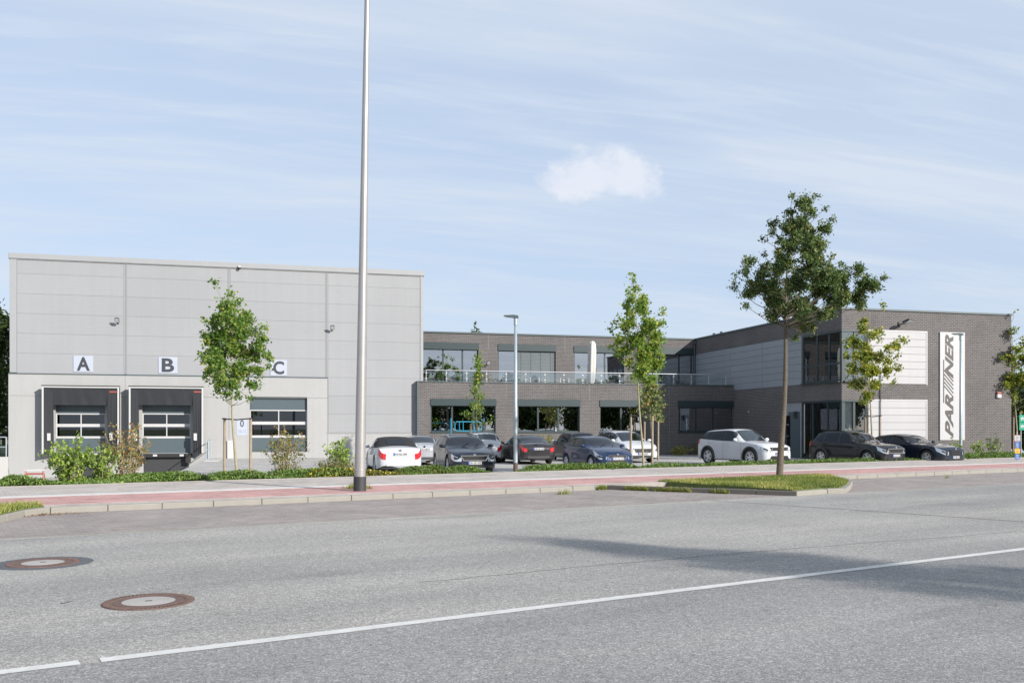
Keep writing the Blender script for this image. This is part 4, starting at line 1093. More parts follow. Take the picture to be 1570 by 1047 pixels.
cn = MB(); prof = [(.10, .55), (.21, .75), (.25, 1.2), (.25, zt_-.6), (.20, zt_-.15), (.10, zt_)]
n = 24
for (r, h) in prof:
    for k in range(n):
        an = 2*math.pi*k/n; rr = r*(1+.16*math.cos(6*an)); cn.v.append((rr*math.cos(an)+.03*h, rr*math.sin(an), h))
for i in range(len(prof)-1):
    for k in range(n):
        cn.f.append([i*n+k, i*n+(k+1) % n, (i+1)*n+(k+1) % n, (i+1)*n+k]); cn.m.append(0)
cn.f.append([(len(prof)-1)*n+k for k in range(n)]); cn.m.append(0)
cn.build('canopy', 'canvas', um, smooth=True, local=True)
def bench(px, label, w=.62, col='plastic_dark'):
    x, _ = onY(px, 580, 56.0)
    t = thing('terrace_chair', label, 'chair', (x, 56.0, TF))
    MB().box(-w/2, w/2, -.35, .35, .38, .46, bev=.02).build('seat', 'seat_cloth', t, local=True)
    MB().box(-w/2, w/2, .30, .34, .60, .88, bev=.02).build('backrest', 'seat_cloth', t, local=True)
    for sx in (-1, 1):
        for sy in (-1, 1):
            MB().box(sx*(w/2-.03)-.025, sx*(w/2-.03)+.025, sy*.31-.025, sy*.31+.025, 0, .375 if sy < 0 else .95).build('leg', col, t, local=True)
        MB().box(sx*(w/2-.03)-.03, sx*(w/2-.03)+.03, -.335, .275, .62, .66).build('armrest', col, t, local=True)
bench(660, 'terrace seat beside the hall wall'); bench(694, 'terrace seat in front of the upper window next to the hall')
bench(822, 'white framed terrace seat right of the slim lamp post', col='white_paint'); bench(868, 'white framed terrace seat left of the closed parasol', col='white_paint')
bench(938, 'terrace seat right of the closed parasol'); bench(1046, 'shaded terrace seat near the inner corner')

# ------------------------------------------------------------------ poles and posts
bp = Vector((*onZ(551.5, 752.5, ZS), ZS)); Dp = bp.dot(FW)
pole = thing('flag_pole', 'very tall tapered light grey steel pole with black foot at the kerb', 'pole', bp)
lean = Vector(((562.8-551.5)/FPX*Dp, 0, 0))
H = 13.5; topz = (752.5-0)/FPX*Dp
off = RT*((562.8-551.5)/FPX*Dp)/topz
def pp(h): v = off*h; return (v.x, v.y, h)
MB().tube([pp(-.05), pp(.2), pp(2), pp(6), pp(topz), pp(H)], [.132, .130, .122, .097, .060, .048], 28).build('shaft', 'pole_paint', pole, smooth=True, local=True)
MB().tube([pp(0), pp(.34), pp(.345)], [.152, .150, .138], 28).build('foot_sleeve', 'plastic_dark', pole, local=True)
MB().tube([pp(.5), pp(.515)], [.139, .139], 28).build('weld_seam', 'steel', pole, local=True)
MB().lathe([(.0, .0), (.07, .01), (.06, .09), (0, .12)], 12, c=pp(H)).build('finial', 'steel', pole, local=True)

def lamp_post(px, pyb, pyt, z0, label, head_rot=0.0):
    D = FPX*(CAMZ-z0)/(pyb-HY); p = atD(px, D, z0); h = zD(pyt, D)-z0
    t = thing('lamp_post', label, 'street lamp', p)
    MB().tube([(0, 0, -.2), (0, 0, .34), (0, 0, h*.3), (0, 0, h)], [.078, .078, .072, .052], 16).build('shaft', 'galv', t, smooth=True, local=True)
    MB().tube([(0, 0, .0), (0, 0, .33), (0, 0, .335)], [.088, .088, .08], 16).build('base_sleeve', 'rustbase', t, local=True)
    v = RT*-1.0; a = math.atan2(v.y, v.x)+head_rot
    hd = MB().prism([(-.16, -.03), (.02, -.06), (.62, -.01), (.62, .015), (.10, .08), (-.12, .07)], -.11, .11, axis='y').build('lamp_head', 'slate_light', t, local=True)
    hd.rotation_euler = (0, -R(6), a); hd.location = (0, 0, h); hd.scale = (.72, .8, .85)
    MB().box(.10, .56, -.09, .09, -.052, -.047).build('led_panel', 'lamp_lens', hd, local=True)
    MB().tube([(0, 0, h-.30), (0, 0, h-.02)], .068, 14).build('collar', 'galv', t, local=True)
lamp_post(790.5, 723, 486, 0.0, 'slim grey lamp post with brown base between the parked cars')
lamp_post(1473, 705, 513, 0.0, 'slim grey lamp post standing in front of the white banner')

# sign posts at the right edge
p = atD(1559, 43.0, 0.0)
ms = thing('marker_post', 'utility marker post with white, blue and yellow plates at right edge', 'sign', p, rotz=-YAW)
MB().tube([(0, 0, -.1), (0, 0, 1.45)], .025, 8).build('post', 'galv', ms, local=True)
for za, zb, w, m_, nm in ((1.02, 1.28, .13, 'white_paint', 'plate'), (.70, .99, .105, 'blue_plate', 'plate'), (.44, .67, .105, 'yellow_plate', 'plate'), (.16, .41, .105, 'blue_plate', 'plate')):
    pl_ = MB().box(-w, w, -.05, -.03, za, zb, bev=.004).build(nm, m_, ms, local=True)
    for k in range(3):
        MB().box(-w*.6, w*(.6-.3*(k % 2)), -.054, -.0505, za+.05+k*.065, za+.07+k*.065).build('print_line', 'letter' if m_ != 'blue_plate' else 'white_paint', pl_, local=True)
MB().box(-.14, .14, -.049, -.031, 1.28, 1.305).box(-.14, .14, -.049, -.031, .995, 1.018).build('red_border', 'red_plastic', ms, local=True)
p = atD(1566, 47.0, 0.0)
gs = thing('guide_sign', 'green and white guide sign board on posts at right picture edge', 'sign', p, rotz=-YAW)
MB().tube([(.0, .05, -.1), (.0, .05, 2.35)], .03, 8).tube([(.9, .05, -.1), (.9, .05, 2.35)], .03, 8).build('post', 'galv', gs, local=True)
b1_ = MB().box(-.12, 1.1, -.02, .015, 1.93, 2.30, bev=.01).build('board', 'green_sign', gs, local=True)
b2_ = MB().box(-.12, 1.1, -.02, .015, 1.52, 1.90, bev=.01).build('board', 'green_sign', gs, local=True)
for b_ , z in ((b1_, 2.02), (b2_, 1.62)):
    MB().prism([(-.03, z), (.10, z+.09), (.08, z+.02), (.22, z+.03), (.22, z+.12), (.09, z+.11), (.12, z+.18), (-.06, z+.15)], -.026, -.0205, axis='y').build('arrow', 'white_paint', b_, local=True)
# blue hoop rack before the left ground-floor window
p = atD(718, 50.5, ZL)
hr = thing('hoop_rack', 'bright blue tubular hoop rack before the left ground-floor window', 'rack', p)
D_ = 50.5
def hx(px): return (px-718)/FPX*D_
z0h, z1h = zD(661, D_)-ZL, zD(646.5, D_)-ZL
m_ = MB()
L0, L1 = hx(697), hx(742)
m_.tube([(L0, 0, z0h+.1), (L0, 0, z1h-.15), (L0+.08, 0, z1h), (L1-.25, 0, z1h), (L1, 0, z0h+.35), (L1-.25, 0, z0h+.02), (L0+.1, 0, z0h+.02), (L0, 0, z0h+.1)], .03, 8)
for xx in (hx(704), hx(710), hx(727)): m_.tube([(xx, 0, z0h+.02), (xx, 0, z1h)], .022, 6)
m_.build('hoop', 'cyan_paint', hr, local=True)
for xx in (hx(691), hx(742.5)):
    MB().tube([(xx, 0, 0), (xx, 0, zD(641, D_)-ZL)], .032, 8).build('upright', 'cyan_paint', hr, local=True)
MB().tube([(hx(691), 0, .35), (hx(742.5), 0, .35)], .025, 8).build('lower_rail', 'cyan_paint', hr, local=True)
hr.rotation_euler[2] = 0.0

# ------------------------------------------------------------------ vegetation
def leaf_quads(C, U, size, asp, up_bias=0.5, fold=0.25):
    """C centres (N,3); returns (N*4,3) kite leaves with random attitude; U unused slot for droop direction"""
    N = len(C)
    a = rng.normal(size=(N, 3)); a[:, 2] -= 0.25
    a /= np.linalg.norm(a, axis=1)[:, None]
    n = rng.normal(size=(N, 3))*0.8; n[:, 2] += up_bias
    b_ = np.cross(n, a); b_ /= (np.linalg.norm(b_, axis=1)[:, None]+1e-9)
    n2 = np.cross(a, b_)
    s = size*rng.uniform(.65, 1.25, size=(N, 1))
    p0 = C-a*s*.5; p2 = C+a*s*.5
    p1 = C+b_*s*asp*.5+n2*s*fold*.3-a*s*.05; p3 = C-b_*s*asp*.5+n2*s*fold*.3-a*s*.05
    return np.stack([p0, p1, p2, p3], 1).reshape(-1, 3)
def leaf_hex(C, size, asp, up_bias=0.6):
    """six-cornered lobed leaves (maple-like)"""
    N = len(C)
    a = rng.normal(size=(N, 3)); a[:, 2] -= 0.35; a /= np.linalg.norm(a, axis=1)[:, None]
    n = rng.normal(size=(N, 3))*0.75; n[:, 2] += up_bias
    b_ = np.cross(n, a); b_ /= (np.linalg.norm(b_, axis=1)[:, None]+1e-9)
    s = size*rng.uniform(.6, 1.25, size=(N, 1))
    pts = [(-.42, .0), (-.12, .52), (.12, .25), (.55, .0), (.12, -.25), (-.12, -.52)]
    return np.stack([C+a*s*u+b_*s*w*asp for u, w in pts], 1).reshape(-1, 3)
def tree(name, label, loc, H, hb, prof, nl, mat, lsize, nleaf, seed, r0=0.06, bark='bark_young', asp=1.0, hexa=True, lean=(0, 0), group=None, tone=(0.5, 0.22), up=0.55, clusters=None, dens=1.0, spread=.11, yaw_rand=True, toph=None):
    """trunk with limbs and a crown of single leaves set along twigs; prof(t) gives the crown radius at t=0..1 of its height"""
    rnd = random.Random(seed)
    t = thing(name, label, 'tree', loc, group=group)
    tr = MB(); N = 10
    def axis(h): return Vector((lean[0]*h/H+.05*math.sin(h*1.1+seed), lean[1]*h/H+.04*math.cos(h*.9+seed), h))
    Ht = toph or H*.97
    tr.tube([axis(-.1)]+[axis(Ht*i/N) for i in range(N+1)], [r0*1.25]+[max(.008, r0*(1.08-i/N*.98)) for i in range(N+1)], 9)
    tips = []
    if clusters is None:
        for i in range(nl):
            f = (i+rnd.random()*.8)/nl; h = hb+(H-hb)*(f**.9)*.93; az = i*2.4+rnd.uniform(-.4, .4)
            tt = (h-hb)/(H-hb); L = prof(min(1, tt+.12))*rnd.uniform(.75, 1.12); rise = rnd.uniform(.35, .75)*L*(.6+tt)
            st = axis(max(hb*.92, h-rise*.6)); en = Vector((math.cos(az)*L, math.sin(az)*L, 0))+axis(h)+Vector((0, 0, rise*.4))
            mid = st.lerp(en, .5)+Vector((0, 0, -.08*L))
            tr.tube([st, mid, en], [r0*.34*(1-tt*.6), r0*.2*(1-tt*.5), .006], 5, cap=False)
            for k in range(6):
                u = .25+.75*k/5; b_ = st.lerp(mid, u*2) if u < .5 else mid.lerp(en, u*2-1)
                for _ in range(2):
                    d = Vector((rnd.gauss(0, 1), rnd.gauss(0, 1), rnd.gauss(.25, .7))).normalized()*rnd.uniform(.12, .38)*(0.55+.45*L)
                    tips.append((b_+d*.25, b_+d, .7 if u < .45 else 1.0))
                    tr.tube([b_, b_+d], [.006, .003], 3, cap=False)
        for k in range(8):
            b_ = axis(H*.86+k/8*H*.14); tips.append((b_, b_+Vector((rnd.gauss(0, .14), rnd.gauss(0, .14), .12)), 1.0))
    else:
        for (c, r) in clusters:
            c = Vector(c); hst = max(hb, c.z-(.55*math.hypot(c.x, c.y)+.15)); hst = min(hst, Ht*.96); st = axis(hst)
            mid = st.lerp(c, .55)+Vector((rnd.gauss(0, .08), rnd.gauss(0, .08), -.08))
            th = r0*.30*(1-hst/H*.75)
            tr.tube([st, mid, c], [max(.012, th), max(.008, th*.55), .006], 5, cap=False)
            for _ in range(max(5, int(26*r*r/.06*.32))):
                d = Vector((rnd.gauss(0, 1), rnd.gauss(0, 1), rnd.gauss(.1, .8))); d = d.normalized()*r*rnd.uniform(.45, 1.1)
                tips.append((c+d*.35, c+d, r*r+.01))
                tr.tube([c, c+d], [.007, .003], 3, cap=False)
    tr.build('trunk', bark, t, smooth=True, local=True)
    w = np.array([q[2] for q in tips]); w /= w.sum()
    idx = rng.choice(len(tips), nleaf, p=w); u = rng.uniform(.05, 1.12, nleaf)[:, None]
    A = np.array([q[0][:] for q in tips]); B_ = np.array([q[1][:] for q in tips])
    C = A[idx]*(1-u)+B_[idx]*u+rng.normal(size=(nleaf, 3))*spread
    tn = rng.normal(tone[0], tone[1], nleaf)
    sh = np.array([rnd.gauss(0, .14) for _ in tips]); tn = np.clip(tn+sh[idx], 0, 1)
    V = leaf_hex(C, lsize, asp, up) if hexa else leaf_quads(C, None, lsize, asp, up)
    tri_soup('crown', V, tn, mat, 6 if hexa else 4, t)
    return t
def stakes(px_list, D, pyt, label, z0=-0.02, beam=True, trunk=None, pyb=None):
    p0 = atD(px_list[0], D, z0)
    t = thing('tree_stakes', label, 'stakes', p0, rotz=-YAW)
    h = zD(pyt, D)-z0
    for px in px_list:
        x = (px-px_list[0])/FPX*D
        MB().tube([(x, 0, -.1), (x+.01, 0, h-.02), (x+.01, 0, h)], [.055, .05, .035], 9).build('stake', 'stake', t, local=True)
    if beam:
        x1 = (px_list[-1]-px_list[0])/FPX*D
        MB().tube([(-.06, -.06, h-.03), (x1*.5, -.10, h-.07), (x1+.06, -.06, h-.02)], .028, 6).build('strap', 'tie', t, local=True)
def ovoid(Rm, lo=.55):
    return lambda t: Rm*max(.12, math.sin(math.pi*min(1, (t*.86+.14)))**.75*(1 if t < .5 else 1-.35*(t-.5)))
def Dbase(py, z): return FPX*(CAMZ-z)/(py-HY)

# the street oak on the island: crown built from clumps
D_o = Dbase(728.5, ZS); pO = atD(1197.5, D_o, ZS)
CL = [(1215,300,5),(1257,297,5),(1230,315,13),(1248,318,10),(1267,318,4),(1212,326,9),(1195,338,9),(1228,338,15),(1275,337,5),(1205,357,12),(1232,360,16),(1255,357,11),(1186,357,7),(1172,366,4),(1177,386,4),
      (1200,384,13),(1224,388,17),(1247,384,12),(1280,391,5),(1264,396,10),(1145,404,10),(1140,420,10),(1160,427,11),(1186,412,15),(1214,414,15),(1243,410,9),(1114,430,4),(1124,441,8),(1146,447,13),(1170,446,15),
      (1202,446,16),(1230,440,17),(1261,441,18),(1290,431,16),(1311,417,11),(1300,400,6),(1320,441,16),(1340,437,11),(1355,428,5),(1286,456,18),(1311,459,14),(1255,463,18),(1225,468,16),(1178,466,14),(1150,466,7),
      (1186,486,10),(1240,486,16),(1270,481,11),(1216,497,9),(1251,502,7),(1236,511,8),(1200,470,12),(1216,372,12),(1215,430,14)]
ro = random.Random(3)
def oak_clusters(cl, D, px0, pyb, k=1.0, young=None):
    out = []
    for (px, py, r) in cl:
        m = D/FPX
        lat = (px-px0)*m; z = (pyb-py)*m; ex = max(.35, 1.5*(1-abs(lat)/3.0))*(0.35 if py < 330 else (0.7 if py < 390 else 1.0))
        if young: ex = max(.12, young*(1-abs(lat)/(young*1.7)))
        dp = ro.gauss(0, 1)*ex*.75
        v = RT*lat+FW*dp
        out.append(((v.x*k, v.y*k, z*k), r*m*k*(1.25 if not young else 1.18)))
        if r >= (12 if not young else 9):
            v = RT*(lat+ro.gauss(0, .15))+FW*(-dp+ro.gauss(0, .3))
            out.append(((v.x*k, v.y*k, z*k+ro.gauss(0, .15)), r*m*k*.9))
    return out
oakc = oak_clusters(CL, D_o, 1197.5, 728.5)
oak = tree('street_oak', 'dark green street oak on the grass island, largest tree in view', pO, 8.9, 4.7, None, 0, 'leaf_oak', .105, 48000, 5, r0=.105, bark='bark', asp=.42, hexa=False, clusters=oakc, tone=(.42, .22), spread=.055, lean=((0.25), -.1), toph=7.6)
# young maples along the planting bed
T1 = [(352,446,4),(353,452,5),(354,460,7),(353,467,7),(350,475,10),(362,480,9),(340,488,9),(358,497,13),(375,485,7),(328,497,8),(318,492,4),(345,515,13),(370,510,12),(388,505,7),(330,520,11),(315,515,7),(400,500,5),(408,515,5),(395,525,10),(360,535,14),(335,543,12),(318,545,8),(309,553,4),(380,545,12),(402,545,8),(350,562,13),(372,568,12),(330,568,9),(395,568,9),(317,578,5),(409,560,4),(345,585,11),(365,592,10),(385,588,8),(352,606,7),(372,608,6),(395,613,4),(330,590,6),(340,600,5)]
T2 = [(969,423,4),(970,431,5),(971,440,6),(970,449,7),(968,458,8),(985,462,8),(958,470,7),(975,478,11),(995,475,8),(1012,480,6),(1014,498,7),(950,490,6),(940,497,5),(936,508,6),(965,500,11),(990,503,12),(1005,515,10),(950,520,9),(975,525,13),(1000,535,11),(1018,522,6),(938,532,5),(955,540,9),(985,548,13),(1015,545,6),(960,558,8),(1003,560,10),(980,572,11),(993,585,8),(970,582,6),(985,600,5),(1008,578,5)]
T3 = [(1332,476,4),(1334,488,6),(1330,502,8),(1342,512,7),(1326,522,9),(1340,530,9),(1352,520,5),(1375,522,5),(1385,520,4),(1365,532,7),(1310,520,6),(1303,528,5),(1300,545,6),(1315,545,8),(1330,548,10),(1350,548,9),(1368,552,7),(1382,545,4),(1300,562,7),(1315,568,9),(1335,570,10),(1355,570,8),(1375,565,6),(1294,572,4),(1325,588,9),(1345,590,8),(1310,585,6),(1330,605,8),(1342,612,5),(1322,618,4),(1362,588,5)]
T4 = [(1547,480,4),(1549,492,6),(1545,508,7),(1555,515,8),(1535,522,6),(1528,530,4),(1550,535,10),(1565,530,9),(1530,550,7),(1545,555,11),(1562,560,12),(1580,550,11),(1527,570,5),(1545,580,11),(1565,585,12),(1585,580,11),(1535,592,7),(1550,602,9),(1568,608,9),(1585,600,8),(1575,500,7),(1555,620,5)]
def maple(label, px0, py0, z0, top, hb, cl, mat, ls, nleaf, seed, tone, lean, half, D=None):
    D = D or Dbase(py0, z0); H_ = zD(top, D)-z0
    tree('young_maple', label, atD(px0, D, z0), H_, zD(hb, D)-z0, None, 0, mat, ls, nleaf, seed, r0=.047, tone=tone, lean=(lean*.967, -lean*.255), clusters=oak_clusters(cl, D, px0, HY+(CAMZ-z0)*FPX/D, 1.0, half), spread=.085)
    return D
D1 = maple('young green maple tied to two stakes before the loading docks', 361, 722.5, 0.02, 440, 622, T1, 'leaf_maple', .112, 11500, 21, (.50, .22), -.24, 1.15)
stakes([344, 384], D1+.1, 640.5, 'two wooden stakes with strap holding the maple before the loading docks')
D2 = maple('young green maple with stakes in front of the terrace', 985, 713, -.02, 418, 606, T2, 'leaf_maple', .12, 8600, 33, (.60, .22), -.38, 1.1)
stakes([967, 1000], D2+.1, 635.5, 'two wooden stakes with strap holding the maple before the terrace')
D3 = maple('yellowing young maple before the white wall panels', 1336, 707, -.02, 471, 630, T3, 'leaf_autumn', .12, 7000, 45, (.36, .24), -.1, 1.3)
stakes([1326.5, 1349], D3+.1, 636.5, 'two wooden stakes with strap holding the yellowing maple')
D4 = maple('young maple cut by the right picture edge beside the brick wing', 1560, 704, -.08, 476, 628, T4, 'leaf_autumn', .13, 7000, 57, (.32, .2), -.4, 1.2, 51.6)
stakes([1553.5, 1578], D4+.4, 637, 'wooden stakes of the maple at the right picture edge', z0=-.08)
D6 = 47.5; tree('slim_oak', 'slim young oak in front of the left ground-floor window', atD(732, D6, ZL), zD(540, D6)-ZL, zD(652, D6)-ZL, lambda t: 1.15*max(.10, (1-t)**1.7), 15, 'leaf_maple', .13, 900, 71, r0=.035, tone=(.55, .2), spread=.10)
stakes([721.5, 743.5], D6-.1, 649.5, 'two pale stakes of the slim oak behind the black estate car', z0=ZL, beam=False)
D7 = 49.0; tree('slim_oak', 'small shaded oak right behind the terrace maple', atD(998, D7, ZL), zD(578, D7)-ZL, zD(640, D7)-ZL, lambda t: 1.05*max(.2, (1-t)**.6), 14, 'leaf_oak', .17, 900, 83, r0=.035, tone=(.75, .2), spread=.10)
stakes([988, 1009], D7-.1, 645.5, 'two pale stakes behind the white people carrier', z0=ZL, beam=False)

# trees behind the site, left and right
def far_tree(px, D, pyt, w, label, seed, nleaf=5200, mat='leaf_far', hbf=.12, ls=.34):
    p = atD(px, D, -.1); H_ = zD(pyt, D)+.1
    tree('background_tree', label, p, H_, H_*hbf, lambda t: w*max(.15, math.sin(math.pi*min(1, t*.8+.2))**.6), 46, mat, ls, nleaf, seed, r0=.2, bark='bark', asp=.7, hexa=False, group=None, tone=(.4, .25), spread=.3)
far_tree(-6, 62, 468, 3.2, 'dark tree left of the storage hall, nearest its corner', 101)
far_tree(-75, 74, 440, 4.5, 'dark tree beyond the left picture edge', 102)
far_tree(6, 95, 560, 3.0, 'low dark tree behind the left corner of the hall', 103, 3000)
far_tree(1600, 60, 560, 3.0, 'green tree right of the brick wing by the sign', 104, 4600)
far_tree(1640, 75, 500, 4.2, 'larger tree beyond the right picture edge', 105, 4200)
far_tree(1567, 78, 620, 2.6, 'low bushy tree right of the wing behind the guide sign', 106, 3000, hbf=.04)
far_tree(727, 110, 500, 2.6, 'tree top just showing over the office roof', 107, 2200, ls=.4)

# trees across the street behind the viewpoint: they stand in the window reflections
far0 = None
for i, (tx_, ty_, k) in enumerate(((24, -42, 1.1), (32, -46, 1.0), (39, -41, 1.15), (46, -47, 1.05), (52, -43, .75), (60, -46, 1.15), (67, -42, .8), (74, -49, 1.1), (82, -44, 1.0), (91, -48, 1.15), (100, -44, 1.05))):
    p = Vector((tx_, ty_, 0))
    if far0 is None:
        far0 = tree('opposite_tree', 'broad tree across the street, mirrored in the ground-floor windows', (p.x, p.y, 0), 9.2, 1.6, lambda t: 3.8*max(.15, math.sin(math.pi*min(1, t*.8+.2))**.6), 40, 'leaf_far', .50, 8500, 131, r0=.16, bark='bark', asp=.7, hexa=False, group='trees across the street', tone=(.4, .25), spread=.32)
        c = far0
    else:
        c = copy_tree(far0); c.location = (p.x, p.y, 0)
    c.rotation_euler[2] = i*1.1; c.scale = (k, k, k)
# the street tree right beside the viewpoint whose shadow lies across the road
tt = atD(0, 0.01); 
tip = Vector((*onZ(775, 821, 0), 0)); Hs = 11.0
tdir = Vector((-math.sin(SUN_AZ), -math.cos(SUN_AZ), 0))*-1.0
pt = tip + Vector((math.sin(SUN_AZ), math.cos(SUN_AZ), 0))*(Hs/math.tan(SUN_EL))
tree('street_tree', 'columnar street tree beside the viewpoint casting the shadow across the road', (pt.x, pt.y, 0.0), Hs, 2.2, lambda t: 1.75*max(.16, math.sin(math.pi*min(1, t*.75+.25))**.5), 60, 'leaf_oak', .22, 5200, 151, r0=.12, bark='bark', asp=.7, hexa=False, tone=(.5, .2), spread=.16)

def shrub(name, label, loc, w, h, mat, lsize, nleaf, seed, nst=14, asp=.42, tone=(.55, .25), droop=0.0, up=0.4, hexa=False):
    rnd = random.Random(seed); t = thing(name, label, 'shrub', loc)
    st = MB(); tips = []
    for i in range(nst):
        az = i*2.4+rnd.uniform(-.4, .4); rr = math.sqrt((i+.5)/nst)*w*.5*rnd.uniform(.8, 1.12); hh = h*rnd.uniform(.72, 1.05)*(1-.35*(rr/(w*.5))**2)
        b_ = Vector((math.cos(az)*rr*.3, math.sin(az)*rr*.3, -.05)); e = Vector((math.cos(az)*rr, math.sin(az)*rr, hh)); m = b_.lerp(e, .5)+Vector((math.cos(az)*-.06, math.sin(az)*-.06, .1*h))
        st.tube([b_, m, e], [.014, .009, .004], 4, cap=False)
        for k in range(9):
            u = .18+.82*k/8; q = b_.lerp(m, u*2) if u < .5 else m.lerp(e, u*2-1)
            d = Vector((rnd.gauss(0, 1), rnd.gauss(0, 1), rnd.gauss(.5, .6))).normalized()*rnd.uniform(.06, .20)*(h*.6+.3)
            tips.append((q, q+d)); st.tube([q, q+d], [.005, .003], 3, cap=False)
    st.build('stems', 'bark_young', t, local=True)
    idx = rng.integers(0, len(tips), nleaf); u = rng.uniform(.1, 1.15, nleaf)[:, None]
    A = np.array([q[0][:] for q in tips]); B_ = np.array([q[1][:] for q in tips])
    C = A[idx]*(1-u)+B_[idx]*u+rng.normal(size=(nleaf, 3))*.045; C[:, 2] = np.maximum(C[:, 2], .01)
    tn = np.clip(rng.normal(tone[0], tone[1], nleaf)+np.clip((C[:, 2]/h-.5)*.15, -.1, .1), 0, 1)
    tri_soup('foliage', leaf_quads(C, None, lsize, asp, up), tn, mat, 4, t)
    return t
def bedpt(px, q):                                          # point in the planting bed under image column px
    d = ray(px, HY); t_ = q/d.dot(qdir); v = d*t_
    f = min(1, max(0, (q-Q_BACK-.08)/1.8)); return Vector((v.x, v.y, ZS-.01+(ZL+.06-ZS)*f)), v.dot(FW)
def bshrub(name, label, px, q, wpx, pyt, mat, ls, nl, seed, **k):
    p, D = bedpt(px, q); shrub(name, label, p, wpx/FPX*D, zD(pyt, D)-p.z, mat, ls, nl, seed, **k)
bshrub('laurel_shrub', 'big light green laurel shrub before dock A', 107, Q_BACK+1.3, 78, 671, 'leaf_laurel', .13, 1500, 201, nst=22)
bshrub('laurel_shrub', 'smaller light green laurel shrub right of the big one', 158, Q_BACK+1.2, 48, 681, 'leaf_laurel', .12, 800, 202, nst=14)
bshrub('rose_shrub', 'reddish thin shrub between docks A and B', 196, Q_BACK+1.5, 72, 648, 'leaf_rose', .085, 1250, 203, nst=18, asp=.6)
bshrub('rose_shrub', 'brownish thin shrub in front of door C', 437, Q_BACK+1.5, 76, 656, 'leaf_rose', .085, 1100, 204, nst=18, asp=.6, tone=(.42, .25))
bshrub('laurel_shrub', 'bright green laurel shrub between the tall pole and door C', 522, Q_BACK+4.2, 46, 671, 'leaf_laurel', .13, 900, 205, nst=14)
bshrub('low_hedge', 'low clipped hedge clump beneath the bright laurel', 515, Q_BACK+3.1, 74, 703, 'leaf_cover', .07, 1900, 206, nst=26, asp=.5)
for i, (px, pt_, w, lab) in enumerate(((1466, 674, 20, 'laurel sprig behind the right lamp post'), (1500, 672, 24, 'laurel shrub right of the right lamp post'), (1524, 667, 26, 'taller laurel shrub before the brick wing'))):
    bshrub('laurel_shrub', lab, px, Q_BACK+1.6, w, pt_, 'leaf_laurel', .13, 330, 210+i, nst=7)
for i, (px, D, pt_, w, mat, lab) in enumerate(((1042, 58.5, 684, 40, 'leaf_autumn', 'yellow-green low bush at the foot of the terrace wall'), (1072, 58.5, 681, 36, 'leaf_cover', 'dull green low bush at the terrace wall behind the white car'), (1100, 56, 656, 22, 'leaf_laurel', 'tall green plant behind the white off-roader'), (838, 53, 664, 34, 'leaf_autumn', 'sparse yellowish plant below the window behind the grey saloon'))):
    p = atD(px, D, ZL); shrub('wall_bush', lab, p, w/FPX*D, zD(pt_, D)-ZL, mat, .13, 500, 230+i, nst=12)
# low ground cover: juniper and cotoneaster in the bed
def cover(name, pxa, pxb, mat, n, hmax, label, qa, qb, ls=.115, asp=.24, wave=1.0, tone=(.5, .25)):
    pa, _ = bedpt(pxa, qa); pb, _ = bedpt(pxb, qa); s0, s1 = pa.dot(rdir), pb.dot(rdir)
    n = int(n*1.9); S = rng.uniform(s0, s1, n); Q = rng.uniform(qa, qb, n)
    hh = hmax*(.55+.45*np.sin(S*2.3+1.7*np.sin(S*.9)+Q*2))*np.clip((Q-qa)/.25+.35, .3, 1)
    edge = np.clip(np.minimum(S-s0, s1-S)/.6, .15, 1); hh = hh*edge+.03
    Z = hh*rng.random(n)**.5
    f = np.clip((Q-Q_BACK-.08)/1.8, 0, 1); base = ZS-.01+(ZL+.06-ZS)*f
    C = np.stack([rdir.x*S+qdir.x*Q, rdir.y*S+qdir.y*Q, base+Z], 1)
    tn = np.clip(rng.normal(tone[0], tone[1], n), 0, 1)
    V = leaf_quads(C, None, ls, asp, .8)
    tag(tri_soup(name, V, tn, mat, 4), label, 'ground cover', kind='stuff')
B0 = Q_BACK+.12
cover('ground_cover', -25, 60, 'leaf_cover', 2600, .30, 'dull brownish ground cover at the left end of the bed', B0+.3, B0+1.7, .09, .5)
cover('ground_cover', -25, 560, 'leaf_juniper', 13500, .30, 'low green juniper along the pavement before the loading docks', B0, B0+1.5)
cover('ground_cover', 455, 700, 'leaf_cover', 5200, .27, 'low leafy ground cover around the tall pole', B0, B0+1.3, .08, .55)
cover('flower_cover', 455, 640, 'petal_yellow', 620, .31, 'small yellow flowers in the bed around the tall pole', B0, B0+1.0, .06, .9)
cover('ground_cover', 610, 752, 'leaf_juniper', 4600, .30, 'juniper strip before the white convertible and black estate car', B0, B0+1.2)
cover('ground_cover', 815, 1000, 'leaf_juniper', 4600, .26, 'juniper strip before the blue hatchback', B0, B0+1.3)
cover('ground_cover', 1000, 1215, 'leaf_juniper', 4200, .20, 'thin juniper strip before the white off-roader', B0, B0+1.3)
cover('ground_cover', 1215, 1465, 'leaf_juniper', 4600, .20, 'thin juniper strip before the two black cars at right', B0, B0+1.3)
cover('ground_cover', 1460, 1600, 'leaf_juniper', 4600, .34, 'denser juniper at the right end of the bed', B0, B0+1.7)

